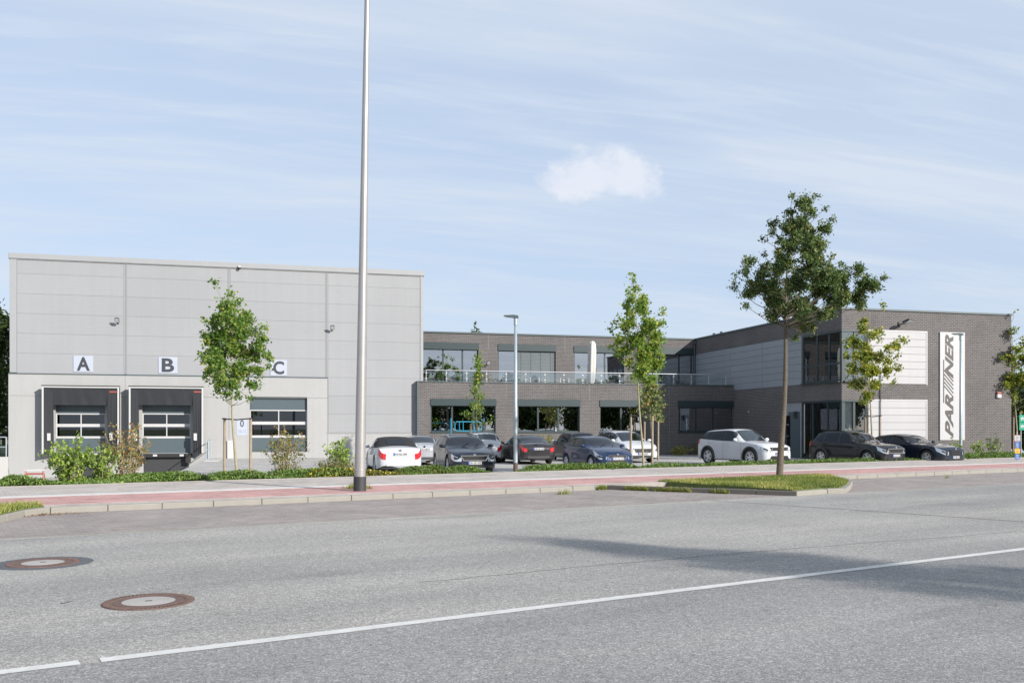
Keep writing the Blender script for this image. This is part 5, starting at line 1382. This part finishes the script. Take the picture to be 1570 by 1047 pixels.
# ------------------------------------------------------------------ cars
def pchip(pts):
    x = np.array([p[0] for p in pts], float); y = np.array([p[1] for p in pts], float)
    h = np.diff(x); d = np.diff(y)/h; m = np.zeros(len(x))
    for i in range(1, len(x)-1):
        m[i] = 0 if d[i-1]*d[i] <= 0 else (h[i-1]+h[i])*3/((2*h[i]+h[i-1])/d[i-1]+(h[i]+2*h[i-1])/d[i])
    m[0], m[-1] = d[0], d[-1]
    def f(t):
        t = min(max(t, x[0]), x[-1]); i = min(max(int(np.searchsorted(x, t))-1, 0), len(h)-1)
        u = (t-x[i])/h[i]
        return float((2*u**3-3*u*u+1)*y[i]+(u**3-2*u*u+u)*h[i]*m[i]+(-2*u**3+3*u*u)*y[i+1]+(u**3-u*u)*h[i]*m[i+1])
    return f
WHEELS = {}
def wheel_mesh(r):
    k = round(r, 3)
    if k in WHEELS: return WHEELS[k]
    w = .105
    ty = MB().lathe([(r*.66, -w), (r*.93, -w*1.02), (r*.99, -w*.8), (r, -w*.4), (r, w*.4), (r*.99, w*.8), (r*.93, w*1.02), (r*.66, w), (r*.62, w*.2)], 32, axis='y').mesh('tyre', smooth=True)
    ty.materials.append(MT['rubber'])
    rm = MB().lathe([(r*.665, w*.98), (r*.63, w*.95), (r*.60, w*.55), (r*.2, w*.35), (0.0, w*.35)], 32, m=1, axis='y')
    rm.lathe([(r*.66, w*1.0), (r*.61, w*1.02), (r*.60, w*.6)], 32, m=0, axis='y')
    rm.lathe([(0, w*.92), (r*.12, w*.9), (r*.15, w*.5)], 12, m=0, axis='y')
    for i in range(5):
        for dv in (-.13, .13):
            a = 2*math.pi*i/5+dv; b_ = 2*math.pi*i/5+dv*1.9; c, s_ = math.cos(a), math.sin(a); c2, s2 = math.cos(b_), math.sin(b_)
            hw = .024
            P = [(c*r*.10-s_*hw, w*.80, s_*r*.10+c*hw), (c*r*.10+s_*hw, w*.80, s_*r*.10-c*hw), (c2*r*.62+s2*hw*.8, w*.86, s2*r*.62-c2*hw*.8), (c2*r*.62-s2*hw*.8, w*.86, s2*r*.62+c2*hw*.8)]
            Q = [(p[0], p[1]-.03, p[2]) for p in P]
            rm.add(P+Q, [(0, 1, 2, 3), (7, 6, 5, 4), (0, 4, 5, 1), (1, 5, 6, 2), (2, 6, 7, 3), (3, 7, 4, 0)], 0)
    rme = rm.mesh('rim'); rme.materials.append(MT['alu']); rme.materials.append(MT['plastic_dark'])
    WHEELS[k] = (ty, rme); return WHEELS[k]
PLATE_TXT = {}
def car(name, label, loc, head, sp):
    sp = dict(sp); tp = [tuple(q) for q in sp['top']]; bl_ = [tuple(q) for q in sp['belt']]
    tp[-1] = (tp[-1][0], tp[-2][1]-.06); tp[0] = (0, tp[1][1]-.045); bl_[-1] = (bl_[-1][0], tp[-1][1]-.05); bl_[0] = (0, tp[0][1]-.05)
    sp['top'] = tp; sp['belt'] = bl_
    L, W, Hh = sp['L'], sp['W'], sp['H']; paint = sp['paint']
    t = thing(name, label, 'car', loc, rotz=head)
    zt = pchip(sp['top']); zsf = pchip(sp['belt'])
    hwf = pchip([(0, .56), (.025, .72), (.07, .82), (.15, .895), (.30, .95), (.55, .985), (.35*L, 1.0), (.70*L, 1.0), (L-.75, .985), (L-.35, .95), (L-.16, .905), (L-.07, .84), (L-.025, .76), (L, .60)])
    xa = (sp['fo'], sp['fo']+sp['wb']); rw = sp['rw']; ra = rw+.045; cz = rw+.01
    zb_base = sp.get('clear', .19)
    def zbot(x):
        z = zb_base+.10*max(0, 1-x/.30)**2+.12*max(0, 1-(L-x)/.40)**2
        for c in xa:
            d = abs(x-c)
            if d < ra: z = max(z, cz+math.sqrt(ra*ra-d*d))
        return z
    x_c, x_r, x_b, x_w = sp['cowl'], sp['roof0'], sp['roof1'], sp['rear']
    def ctrl(x):
        hw = hwf(x)*W/2; top = zt(x); zs = min(zsf(x), top-.025); zb = zbot(x)
        g_ = min(1, max(0, (top-zs-.05)/.26))
        p = [None]*11
        z3 = max(zb_base+.22, zb+.045); z4 = max(zs-.20, z3+.03); z5 = max(zs, z4+.02)
        p[0] = (0, zb_base+.02); p[1] = (hw-.10*min(1, hw), max(zb, zb_base)); p[2] = (hw-.018, zb); p[3] = (hw*1.0, z3); p[4] = (hw*.992, z4); p[5] = (hw*.962, z5)
        dz = top-zs
        h6 = (hw*.935, z5+.010); h7 = (hw*.84, z5+.35*(top-z5)); h8 = (hw*.72, z5+.60*(top-z5)); h9 = (hw*.40, z5+.90*(top-z5))
        rwid = sp.get('roofw', .69)
        c6 = (hw*.94, z5+.015); c8 = (hw*rwid, top-.075); c7 = ((c6[0]*.52+c8[0]*.48)+.025, (c6[1]+c8[1])/2); c9 = (hw*rwid*.62, top-.018)
        for k, (a, b_) in zip((6, 7, 8, 9), ((h6, c6), (h7, c7), (h8, c8), (h9, c9))):
            p[k] = (a[0]*(1-g_)+b_[0]*g_, a[1]*(1-g_)+b_[1]*g_)
        p[10] = (0, top)
        return p
    cache = {}
    def S(x, v):
        k = round(x, 5)
        if k not in cache: cache[k] = ctrl(x)
        p = cache[k]; i = min(int(v), 9); u = v-i
        a, b_, c, d = p[max(i-1, 0)], p[i], p[i+1], p[min(i+2, 10)]
        if i == 9: d = (-p[9][0], p[9][1])
        q = []
        for j in (0, 1):
            m1 = (c[j]-a[j])*.42 if i > 0 else (c[j]-b_[j]); m2 = (d[j]-b_[j])*.42
            if i in (1, 4): m2 *= .5
            if i in (2, 5): m1 *= .5
            q.append((2*u**3-3*u*u+1)*b_[j]+(u**3-2*u*u+u)*m1+(-2*u**3+3*u*u)*c[j]+(u**3-u*u)*m2)
        return Vector((L/2-x, q[0], q[1]))
    def Nrm(x, v):
        e = .01; a = S(min(x+e, L), v)-S(max(x-e, 0), v); b_ = S(x, min(v+.05, 10))-S(x, max(v-.05, 0))
        n = b_.cross(a)
        if n.length < 1e-9: return Vector((0, 0, 1))
        n.normalize()
        c = Vector((0, 0, .6))
        if n.dot(S(x, v)-Vector((S(x, v).x*.9, 0, .55))) < 0: n = -n
        return n
    xs = {0.0, L}
    for a in (.012, .03, .06, .10, .15, .22, .30, .42, .55, .7): xs.add(a); xs.add(L-a)
    for c in xa:
        for f_ in (-1.0, -.985, -.93, -.8, -.6, -.3, 0, .3, .6, .8, .93, .985, 1.0): xs.add(c+f_*ra)
        xs.add(c-ra-.012); xs.add(c+ra+.012)
    for a, b_, n in ((x_c-.1, x_r+.1, 9), (x_r, x_b, 8), (x_b, x_w+.04, 9), (.6, x_c, 5)):
        for i in range(n+1): xs.add(a+(b_-a)*i/n)
    xs = sorted(x for x in xs if 0 <= x <= L); cl = [xs[0]]
    for x in xs[1:]:
        if x-cl[-1] > .006: cl.append(x)
    xs = cl; xs[-1] = L
    vs = [0, .5, 1, 1.25, 1.5, 1.75, 2, 2.3, 2.65, 3, 3.35, 3.7, 4, 4.3, 4.65, 5, 5.3, 5.65, 6, 6.5, 7, 7.5, 8, 8.4, 8.8, 9.2, 9.6, 10]
    mb = MB(); nv = len(vs)
    ring = [(v, 1) for v in vs]+[(v, -1) for v in vs[-2:0:-1]]; nr = len(ring)
    for x in xs:
        for v, sg in ring:
            q = S(x, v); mb.v.append((q.x, q.y*sg, q.z))
    blk = sp.get('black_to', 1.0)
    for i in range(len(xs)-1):
        for k in range(nr):
            k2 = (k+1) % nr; v = max(min(ring[k][0], ring[k2][0]), 0); hi = max(ring[k][0], ring[k2][0])
            m = 1 if hi <= 1.01 or hi <= blk+.01 else 0
            if 6.0 <= v and hi <= 8.0 and x_c+.45 <= xs[i] and xs[i+1] <= x_w-.1 and not sp.get('soft'): m = 1
            if sp.get('soft') and v >= 6.0 and x_r <= xs[i] and xs[i+1] <= x_w+.05: m = 2
            mb.f.append([i*nr+k, i*nr+k2, (i+1)*nr+k2, (i+1)*nr+k]); mb.m.append(m)
    mb.f.append([k for k in range(nr)]); mb.m.append(0); mb.f.append([(len(xs)-1)*nr+k for k in range(nr)][::-1]); mb.m.append(0)
    body = mb.build('body', [paint, 'plastic_dark', 'soft_top'], t, smooth=True, local=True)
    def patch(x0, x1, v0, v1, off, nx=8, nv_=6, mirror='sep', name='panel', mat='black', slant=None, parent=None, thick=.0):
        """a piece of skin lying on the body surface; x0,x1 may depend on the height fraction"""
        def grid(sg):
            m = MB()
            for j in range(nv_+1):
                fv = j/nv_; v = v0+(v1-v0)*fv
                a = x0(fv) if callable(x0) else x0; b_ = x1(fv) if callable(x1) else x1
                for i in range(nx+1):
                    x = a+(b_-a)*i/nx; q = S(x, v)+Nrm(x, v)*off; m.v.append((q.x, q.y*sg, q.z))
            for j in range(nv_):
                for i in range(nx):
                    a = j*(nx+1)+i; m.f.append([a, a+1, a+nx+2, a+nx+1]); m.m.append(0)
            return m
        par = parent or t
        if mirror == 'join':
            m = grid(1); m2 = grid(-1); b_ = len(m.v); m.v += m2.v; m.f += [[q+b_ for q in f] for f in m2.f]; m.m += m2.m
            return [m.build(name, mat, par, smooth=True, local=True)]
        return [grid(sg).build(name, mat, par, smooth=True, local=True) for sg in ((1, -1) if mirror == 'sep' else (mirror,))]
    o_ = .005
    patch(x_c+.03, x_r-.03, 8.12, 10, o_, 10, 8, 'join', 'windscreen', 'car_glass_dark')
    patch(x_b+(.05 if not sp.get('soft') else .17), x_w-(.05 if not sp.get('soft') else .10), 8.25 if not sp.get('soft') else 9.0, 10, o_+.004, 8, 8, 'join', 'rear_window', 'car_glass_dark')
    sw = sp['sidewin']                                     # list of (x0 bottom, x1 bottom, x0 top, x1 top)
    for (a0, a1, b0, b1) in sw:
        patch(lambda f, a0=a0, b0=b0: a0+(b0-a0)*f, lambda f, a1=a1, b1=b1: a1+(b1-a1)*f, 6.12, 7.82, o_, 8, 5, 'sep', 'side_window', 'car_side_glass')
    # lamps
    hl = sp.get('hl', (.02, .42, 4.25, 5.45)); tl = sp.get('tl', (L-.30, L-.004, 4.05, 5.3))
    for p_ in patch(hl[0], lambda f: hl[1]*(.75+.25*f), hl[2], hl[3], .006, 8, 5, 'sep', 'headlight', 'lamp_lens'): pass
    patch(hl[0]+.03, hl[1]*.30, hl[2]+.30*(hl[3]-hl[2]), hl[2]+.70*(hl[3]-hl[2]), .010, 5, 4, 'sep', 'lamp_unit', 'plastic_dark')
    patch(lambda f: tl[0]+.05*(1-f), tl[1], tl[2], tl[3], .006, 10, 5, 'sep', 'tail_light', 'red_lens')
    # door shut lines and sills
    for xx in sp['doors']:
        patch(xx-.004, xx+.004, 2.1, 5.95, .003, 1, 14, 'sep', 'door_gap', 'black')
    for xx in sp.get('handles', []):
        for sg in (1, -1):
            q = S(xx, 4.35); MB().box(q.x-.10, q.x+.10, q.y*sg-.012, q.y*sg+.018*sg+.012, q.z-.012, q.z+.014, bev=.006).build('door_handle', sp.get('hmat', paint), t, local=True)
    patch(x_c+.25, x_w-.02, 5.98, 6.10, .006, 20, 1, 'sep', 'belt_strip', sp.get('strip', 'dark_mesh'))
    patch(sp['fo']+ra+.04, sp['fo']+sp['wb']-ra-.04, 1.6, 2.25, .006, 10, 2, 'sep', 'sill_trim', 'plastic_dark')
    # bonnet gap
    patch(.22, x_c-.02, 6.55, 6.60, .003, 10, 1, 'sep', 'bonnet_gap', 'black')
    # mirrors
    for sg in (1, -1):
        q = S(x_c+.42, 6.05); mm = MB(); c = Vector((q.x+.02, (q.y+.13)*sg, q.z+.075))
        bm = bmesh.new(); bmesh.ops.create_uvsphere(bm, u_segments=12, v_segments=8, radius=1.0)
        for v_ in bm.verts: v_.co = Vector((c.x+v_.co.x*.075, c.y+v_.co.y*.115, c.z+v_.co.z*.078))
        bm.verts.index_update(); mm.add([v_.co[:] for v_ in bm.verts], [[z.index for z in f.verts] for f in bm.faces]); bm.free()
        mm.tube([(q.x, (q.y-.02)*sg, q.z), (c.x, c.y, c.z-.03)], .025, 6)
        mo = mm.build('wing_mirror', sp.get('mirror', paint), t, smooth=True, local=True)
    # wheels
    ty, rme = wheel_mesh(rw)
    for c in xa:
        for sg in (1, -1):
            o = bpy.data.objects.new('wheel', ty); COL.objects.link(o); o.parent = t; o.location = (L/2-c, sg*(W/2-.125), rw); o.rotation_euler[2] = 0 if sg > 0 else math.pi
            r_ = bpy.data.objects.new('rim', rme); COL.objects.link(r_); r_.parent = o
    if sp.get('black_to', 1.0) > 1.0:
        for c in xa:
            for sg in (1, -1):
                P = []
                for i in range(15):
                    a = math.pi*(-.06+1.12*i/14); x = c-math.cos(a)*(ra+.012); P.append((L/2-x, sg*(hwf(min(max(x, 0), L))*W/2-.006), cz+math.sin(a)*(ra+.012)))
                MB().tube(P, .052, 6).build('arch_trim', 'plastic_dark', t, smooth=True, local=True)
    # front face
    xf = L/2
    gr = sp.get('grille')
    def frontpoly(poly, x0, x1, name, mat, par=t):
        return MB().prism(poly, x0, x1, axis='x').build(name, mat, par, local=True)
    if gr:
        (hw0, z0_, hw1, z1_) = gr
        g1 = [(-hw0, z0_), (hw0, z0_), (hw1, z1_), (-hw1, z1_)]
        e = .025
        g2 = [(-hw0-e, z0_-e), (hw0+e, z0_-e), (hw1+e*1.4, z1_+e), (-hw1-e*1.4, z1_+e)]
        so = frontpoly(g2, xf-.16, xf+.012, 'grille_surround', sp.get('gmat', 'chrome'))
        go = frontpoly(g1, xf-.1, xf+.018, 'grille', 'dark_mesh')
        nb = sp.get('gbars', 9)
        for k in range(nb):
            y = -hw0*.92+hw0*1.84*k/(nb-1)
            MB().box(xf+.0185, xf+.024, y-.006, y+.006, z0_+.015, z1_-.015).build('grille_bar', sp.get('barmat', 'plastic_dark'), go, local=True)
        MB().lathe([(0, .012), (.045, .010), (.05, 0)], 14, axis='x', c=(xf+.014, 0, sp.get('badge', z1_+.02))).build('badge', 'chrome', t, local=True)
    lo = sp.get('intake', (.55, .24, .62, .36))
    frontpoly([(-lo[0], lo[1]), (lo[0], lo[1]), (lo[2], lo[3]), (-lo[2], lo[3])], xf-.2, xf+.006, 'lower_intake', 'dark_mesh')
    def plate(x, z, sgn, tilt=0):
        pl = MB().box(x-.008, x+.008, -.26, .26, z-.055, z+.055, bev=.004).build('number_plate', 'white_paint', t, local=True)
        e = x+.0095*sgn
        MB().box(min(e, x), max(e, x), -.258*sgn if sgn < 0 else -.258, -.215 if sgn > 0 else .258, z-.053, z+.053).build('blue_strip', 'blue_strip', pl, local=True) if False else None
        y0 = -.258*sgn; y1 = -.212*sgn
        MB().box(min(x, e), max(x, e), min(y0, y1), max(y0, y1), z-.053, z+.053).build('blue_strip', 'blue_strip', pl, local=True)
        tx = sp.get('plate', 'HH PA 214')
        me = text_fit(tx, lambda a, b_, d: (x+(.0088+abs(d)*.1)*sgn, (a+.022)*sgn, z+b_), .43, .075, bold=.01)
        link('plate_text', me, 'letter', pl)['kind'] = 'stuff'
    pf = sp.get('pf', .40); plate(xf+.026, pf, 1)
    pr = sp.get('pr', .72); xr_ = -L/2
    pr_x = None
    for x in np.linspace(L-.6, L, 121):
        if S(x, 10).z < pr-.06: break
        pr_x = x
    plate(-(L/2)-.014 if pr < zt(L)+.05 else L/2-pr_x-.02, pr, -1)
    # rear bumper trim, exhaust
    MB().box(-L/2-.012, -L/2+.25, -W*.30, W*.30, .28, .40, bev=.02).build('rear_diffuser', sp.get('diff', 'plastic_dark'), t, local=True)
    for sg in sp.get('exhaust', ()):
        MB().lathe([(.028, -.06), (.038, -.06), (.038, .1), (.028, .1)], 12, axis='x', c=(-L/2-.0, sg*W*.30, .30)).build('exhaust', 'chrome', t, local=True)
    if sp.get('rails'):
        for sg in (1, -1):
            P = []
            for i in range(9):
                x = x_r+.15+(x_b-.1-x_r-.15)*i/8; q = S(x, 8.15); P.append((q.x, q.y*sg, q.z+(.045 if 0 < i < 8 else .0)))
            MB().tube(P, .016, 6).build('roof_rail', sp['rails'], t, local=True)
    # cabin: dark floor, seats and wheel behind the glass
    cab_ = MB().box(L/2-x_w+.1, L/2-x_c-.2, -W*.36, W*.36, .45, sp.get('cab', .80), bev=.03).build('dashboard', 'seat_cloth', t, local=True)
    for xx in sp.get('seats', (x_r+.35, x_r+1.15)):
        for yy in (-.36, .36):
            MB().box(L/2-xx-.12, L/2-xx, yy-.22, yy+.22, .7, 1.08, bev=.04).box(L/2-xx-.10, L/2-xx-.02, yy-.11, yy+.11, 1.085, min(1.25, Hh-.2), bev=.03).build('seat', 'seat_cloth', t, local=True)
    # wipers
    for yy in (-.32, .25):
        q = S(x_c+.04, 9.2); MB().tube([(L/2-x_c-.02, yy, zt(x_c+.02)+.02), (L/2-x_c-.28, yy+.38*(1 if yy < 0 else .6), zt(x_c+.28)+.012)], .008, 4).build('wiper', 'black', t, local=True)
    if sp.get('badge_rear'):
        MB().lathe([(0, -.012), (.05, -.010), (.055, 0)], 14, axis='x', c=(-L/2+sp['badge_rear'][0], 0, sp['badge_rear'][1])).build('badge', 'chrome', t, local=True)
    return t

# glass of the cars: tinted, slightly see-through
mat_glass('car_side_glass', (0.14, 0.17, 0.18), 0.0)
mat_glass('car_glass_dark', (0.22, 0.26, 0.27), 0.045)

SP = {}
SP['estate'] = dict(L=4.66, W=1.83, H=1.47, fo=.90, wb=2.69, rw=.325, paint='paint_black_blue', cowl=1.16, roof0=1.98, roof1=4.12, rear=4.50,
    top=[(0, .58), (.03, .68), (.10, .755), (.25, .815), (.70, .90), (1.16, .985), (1.98, 1.395), (2.5, 1.46), (3.3, 1.46), (4.12, 1.39), (4.50, 1.02), (4.60, .93), (4.64, .80), (4.66, .60)],
    belt=[(0, .52), (.12, .66), (.5, .80), (1.2, .92), (3.0, .965), (4.4, 1.01), (4.6, .88), (4.66, .55)],
    sidewin=[(1.62, 2.55, 2.02, 2.55), (2.62, 3.50, 2.62, 3.42), (3.58, 4.25, 3.52, 4.05)], doors=[1.35, 2.59, 3.60], handles=[2.35, 3.35],
    grille=(.42, .50, .52, .66), gbars=13, badge=.70, intake=(.60, .24, .55, .33), pf=.395, rails='alu', hl=(.002, .40, 4.1, 5.2), strip='chrome', plate='HH SK 470')
SP['cabrio'] = dict(L=4.57, W=1.79, H=1.39, fo=.90, wb=2.65, rw=.325, paint='paint_white', cowl=1.30, roof0=2.02, roof1=3.05, rear=3.62, soft=True,
    top=[(0, .55), (.04, .66), (.15, .73), (.6, .83), (1.30, .93), (2.02, 1.31), (2.5, 1.39), (3.05, 1.34), (3.62, 1.04), (3.75, 1.0), (4.30, .985), (4.48, .95), (4.54, .84), (4.57, .64)],
    belt=[(0, .50), (.15, .63), (.6, .76), (1.3, .88), (3.6, .945), (4.35, .94), (4.57, .6)],
    sidewin=[(1.72, 2.95, 2.08, 2.9)], doors=[1.45, 2.85], handles=[2.6], grille=(.28, .36, .36, .64), pr=.735, tl=(4.33, 4.566, 3.9, 5.2), badge_rear=(.012, .88), diff='paint_white', plate='HH NG 3344', roofw=.74, seats=(2.5,))
SP['saloon'] = dict(L=4.72, W=1.86, H=1.39, fo=.90, wb=2.80, rw=.335, paint='paint_grey', cowl=1.22, roof0=2.08, roof1=3.35, rear=4.22,
    top=[(0, .55), (.04, .66), (.15, .74), (.6, .84), (1.22, .94), (2.08, 1.32), (2.6, 1.385), (3.35, 1.33), (4.22, 1.04), (4.45, .99), (4.62, .965), (4.68, .86), (4.72, .64)],
    belt=[(0, .50), (.15, .63), (.6, .77), (1.3, .89), (3.6, .955), (4.45, .945), (4.72, .6)],
    sidewin=[(1.72, 2.62, 2.14, 2.62), (2.69, 3.75, 2.69, 3.45)], doors=[1.42, 2.66, 3.45], handles=[2.45, 3.3], grille=(.28, .36, .36, .64), pr=.745, tl=(4.40, 4.716, 4.2, 5.3), exhaust=(1, -1), badge_rear=(.02, .87), plate='HH LR 518')
SP['silver'] = dict(SP['saloon'], paint='paint_silver', plate='OD KM 91', L=4.72)
SP['compact'] = dict(L=3.95, W=1.72, H=1.47, fo=.80, wb=2.49, rw=.30, paint='paint_blue', cowl=.98, roof0=1.92, roof1=3.30, rear=3.78,
    top=[(0, .56), (.03, .67), (.12, .75), (.45, .87), (.98, .99), (1.92, 1.41), (2.3, 1.465), (2.9, 1.455), (3.30, 1.38), (3.78, 1.06), (3.87, .97), (3.92, .82), (3.95, .60)],
    belt=[(0, .50), (.15, .64), (.5, .80), (1.1, .92), (2.8, 1.0), (3.65, 1.06), (3.85, .9), (3.95, .55)],
    sidewin=[(1.52, 2.52, 2.0, 2.50), (2.62, 3.30, 2.60, 3.12)], doors=[1.22, 2.57], handles=[2.35],
    grille=(.36, .55, .40, .63), gbars=3, badge=.68, intake=(.48, .28, .40, .43), gmat='plastic_dark', hl=(.004, .66, 4.2, 5.3), pf=.50, plate='HH FJ 26')
SP['mini'] = dict(SP['compact'], L=3.95, paint='paint_black', H=1.52, plate='HH ME 9', top=[(0, .60), (.03, .72), (.12, .82), (.45, .93), (1.02, 1.0), (1.62, 1.44), (2.1, 1.52), (2.9, 1.52), (3.45, 1.47), (3.72, 1.10), (3.84, .99), (3.92, .85), (3.95, .62)], cowl=1.02, roof0=1.62, roof1=3.45, rear=3.72,
    belt=[(0, .52), (.15, .68), (.5, .85), (1.1, .94), (2.8, .98), (3.65, 1.0), (3.85, .92), (3.95, .55)], sidewin=[(1.30, 2.35, 1.66, 2.35), (2.43, 3.35, 2.43, 3.30)], mirror='chrome')
SP['hatch'] = dict(SP['mini'], paint='paint_white', plate='HH TW 77', H=1.48, tl=(3.70, 3.946, 4.0, 5.5), mirror='paint_white')
SP['mpv'] = dict(L=4.78, W=1.88, H=1.63, fo=.95, wb=2.85, rw=.335, paint='paint_white', cowl=1.02, roof0=2.05, roof1=4.10, rear=4.60,
    top=[(0, .62), (.03, .74), (.12, .84), (.45, .98), (1.02, 1.10), (2.05, 1.56), (2.6, 1.63), (3.4, 1.625), (4.10, 1.54), (4.60, 1.10), (4.70, .99), (4.75, .85), (4.78, .62)],
    belt=[(0, .55), (.15, .74), (.5, .90), (1.1, 1.02), (3.0, 1.06), (4.5, 1.10), (4.7, .92), (4.78, .56)],
    sidewin=[(1.62, 2.62, 2.12, 2.62), (2.70, 3.60, 2.70, 3.55), (3.68, 4.30, 3.63, 4.10)], doors=[1.32, 2.66, 3.65], handles=[2.42, 3.45],
    grille=(.40, .52, .48, .72), gbars=5, badge=.64, intake=(.50, .26, .58, .38), gmat='paint_white', barmat='chrome', hl=(.004, .60, 4.3, 5.3), pf=.47, plate='SE WB 840')
SP['offroad'] = dict(L=4.40, W=1.92, H=1.60, fo=.88, wb=2.66, rw=.38, paint='paint_white', cowl=1.28, roof0=2.02, roof1=3.90, rear=4.20, clear=.24,
    top=[(0, .70), (.03, .83), (.10, .91), (.30, 1.0), (.75, 1.045), (1.28, 1.09), (2.02, 1.57), (2.4, 1.625), (3.2, 1.60), (3.90, 1.54), (4.20, 1.16), (4.32, 1.08), (4.37, .92), (4.40, .68)],
    belt=[(0, .62), (.12, .80), (.5, .93), (1.2, 1.02), (3.0, 1.09), (4.15, 1.14), (4.33, 1.0), (4.40, .62)],
    sidewin=[(1.68, 2.50, 2.10, 2.50), (2.57, 3.36, 2.57, 3.34), (3.43, 4.0, 3.40, 3.82)], doors=[1.42, 2.535, 3.50], handles=[2.30, 3.30],
    grille=(.50, .70, .52, .80), gbars=3, badge=.75, intake=(.62, .30, .52, .46), gmat='plastic_dark', barmat='alu', hl=(.002, .52, 4.3, 5.1), pf=.56, black_to=2.0, strip='dark_mesh', roofw=.72, plate='HH OV 601')
SP['suv'] = dict(L=4.38, W=1.86, H=1.62, fo=.86, wb=2.64, rw=.35, paint='paint_black', cowl=1.16, roof0=1.98, roof1=3.82, rear=4.16, clear=.22,
    top=[(0, .68), (.03, .80), (.10, .89), (.30, .97), (.75, 1.02), (1.16, 1.075), (1.98, 1.54), (2.5, 1.605), (3.2, 1.60), (3.82, 1.53), (4.16, 1.13), (4.30, 1.03), (4.35, .88), (4.38, .66)],
    belt=[(0, .60), (.12, .78), (.5, .92), (1.2, 1.0), (3.0, 1.05), (4.1, 1.09), (4.3, .97), (4.38, .60)],
    sidewin=[(1.62, 2.46, 2.02, 2.46), (2.53, 3.34, 2.53, 3.32), (3.42, 3.95, 3.38, 3.78)], doors=[1.36, 2.495, 3.46], handles=[2.28, 3.28],
    grille=(.44, .60, .54, .77), gbars=15, badge=.83, intake=(.60, .27, .54, .38), rails='dark_mesh', hl=(.002, .42, 4.2, 5.1), pf=.47, black_to=1.6, plate='HH KA 252')
SP['exec'] = dict(L=4.92, W=1.88, H=1.46, fo=.88, wb=2.97, rw=.345, paint='paint_black_blue', cowl=1.42, roof0=2.26, roof1=3.65, rear=4.36,
    top=[(0, .60), (.03, .71), (.10, .79), (.35, .87), (.9, .96), (1.42, 1.02), (2.26, 1.39), (2.8, 1.455), (3.65, 1.39), (4.36, 1.10), (4.6, 1.06), (4.82, 1.03), (4.88, .9), (4.92, .66)],
    belt=[(0, .54), (.12, .70), (.5, .84), (1.4, .95), (3.6, 1.0), (4.7, 1.0), (4.92, .6)],
    sidewin=[(1.86, 2.80, 2.30, 2.80), (2.87, 3.85, 2.87, 3.65)], doors=[1.58, 2.84, 3.6], handles=[2.6, 3.5],
    grille=(.34, .48, .38, .68), gbars=11, badge=.76, intake=(.60, .24, .54, .34), gmat='dark_mesh', hl=(.002, .50, 4.2, 5.1), pf=.37, plate='HH BM 530')
def place(kind, name, label, px, D, head, ref, sc=None):
    """ref: 'front', 'rear' or 'mid' of the car stands under image column px at depth D"""
    s = dict(SP[kind]); p = atD(px, D, ZL); h = Vector((math.cos(head), math.sin(head), 0))
    if ref == 'front': p -= h*s['L']/2
    if ref == 'rear': p += h*s['L']/2
    c = car(name, label, p, head, s)
    if sc: c.scale = sc
    return c
DN, UPH, RD = R(-90), R(90), math.atan2(-0.9594, 0.2826)
place('cabrio', 'convertible_car', 'white convertible with black soft top, seen from behind, beside the tall pole', 614, 34.6, UPH, 'rear')
place('estate', 'estate_car', 'black estate car with roof rails facing the street', 728, 34.8, DN, 'front')
place('silver', 'saloon_car', 'silver car mostly hidden between the white convertible and black estate', 651, 42.0, UPH, 'rear')
place('hatch', 'hatchback_car', 'white hatchback peeking out behind the black estate car', 747, 45.0, UPH, 'rear')
place('saloon', 'saloon_car', 'dark grey saloon seen from behind, right of the slim lamp post', 826, 43.2, UPH, 'rear')
place('mini', 'small_car', 'black small car parked behind the blue hatchback', 898, 47.0, UPH, 'rear')
place('compact', 'hatchback_car', 'dark blue hatchback facing the street behind the maple stakes', 947, 37.4, DN+R(6), 'front', (1, 1, .95))
place('mpv', 'people_carrier', 'white people carrier facing the street behind the maple trunk', 986, 45.4, DN+R(2), 'front', (1, 1, .98))
place('offroad', 'offroad_car', 'white off-road car with black wheel arches behind the oak trunk', 1139, 43.0, RD, 'mid', (1.02, 1, 1.045))
place('suv', 'suv_car', 'black sport utility car parked behind the yellowing maple', 1312, 43.6, RD, 'mid')
place('exec', 'saloon_car', 'black saloon with twin grille parked nearest the white banner', 1393, 44.6, RD, 'mid')
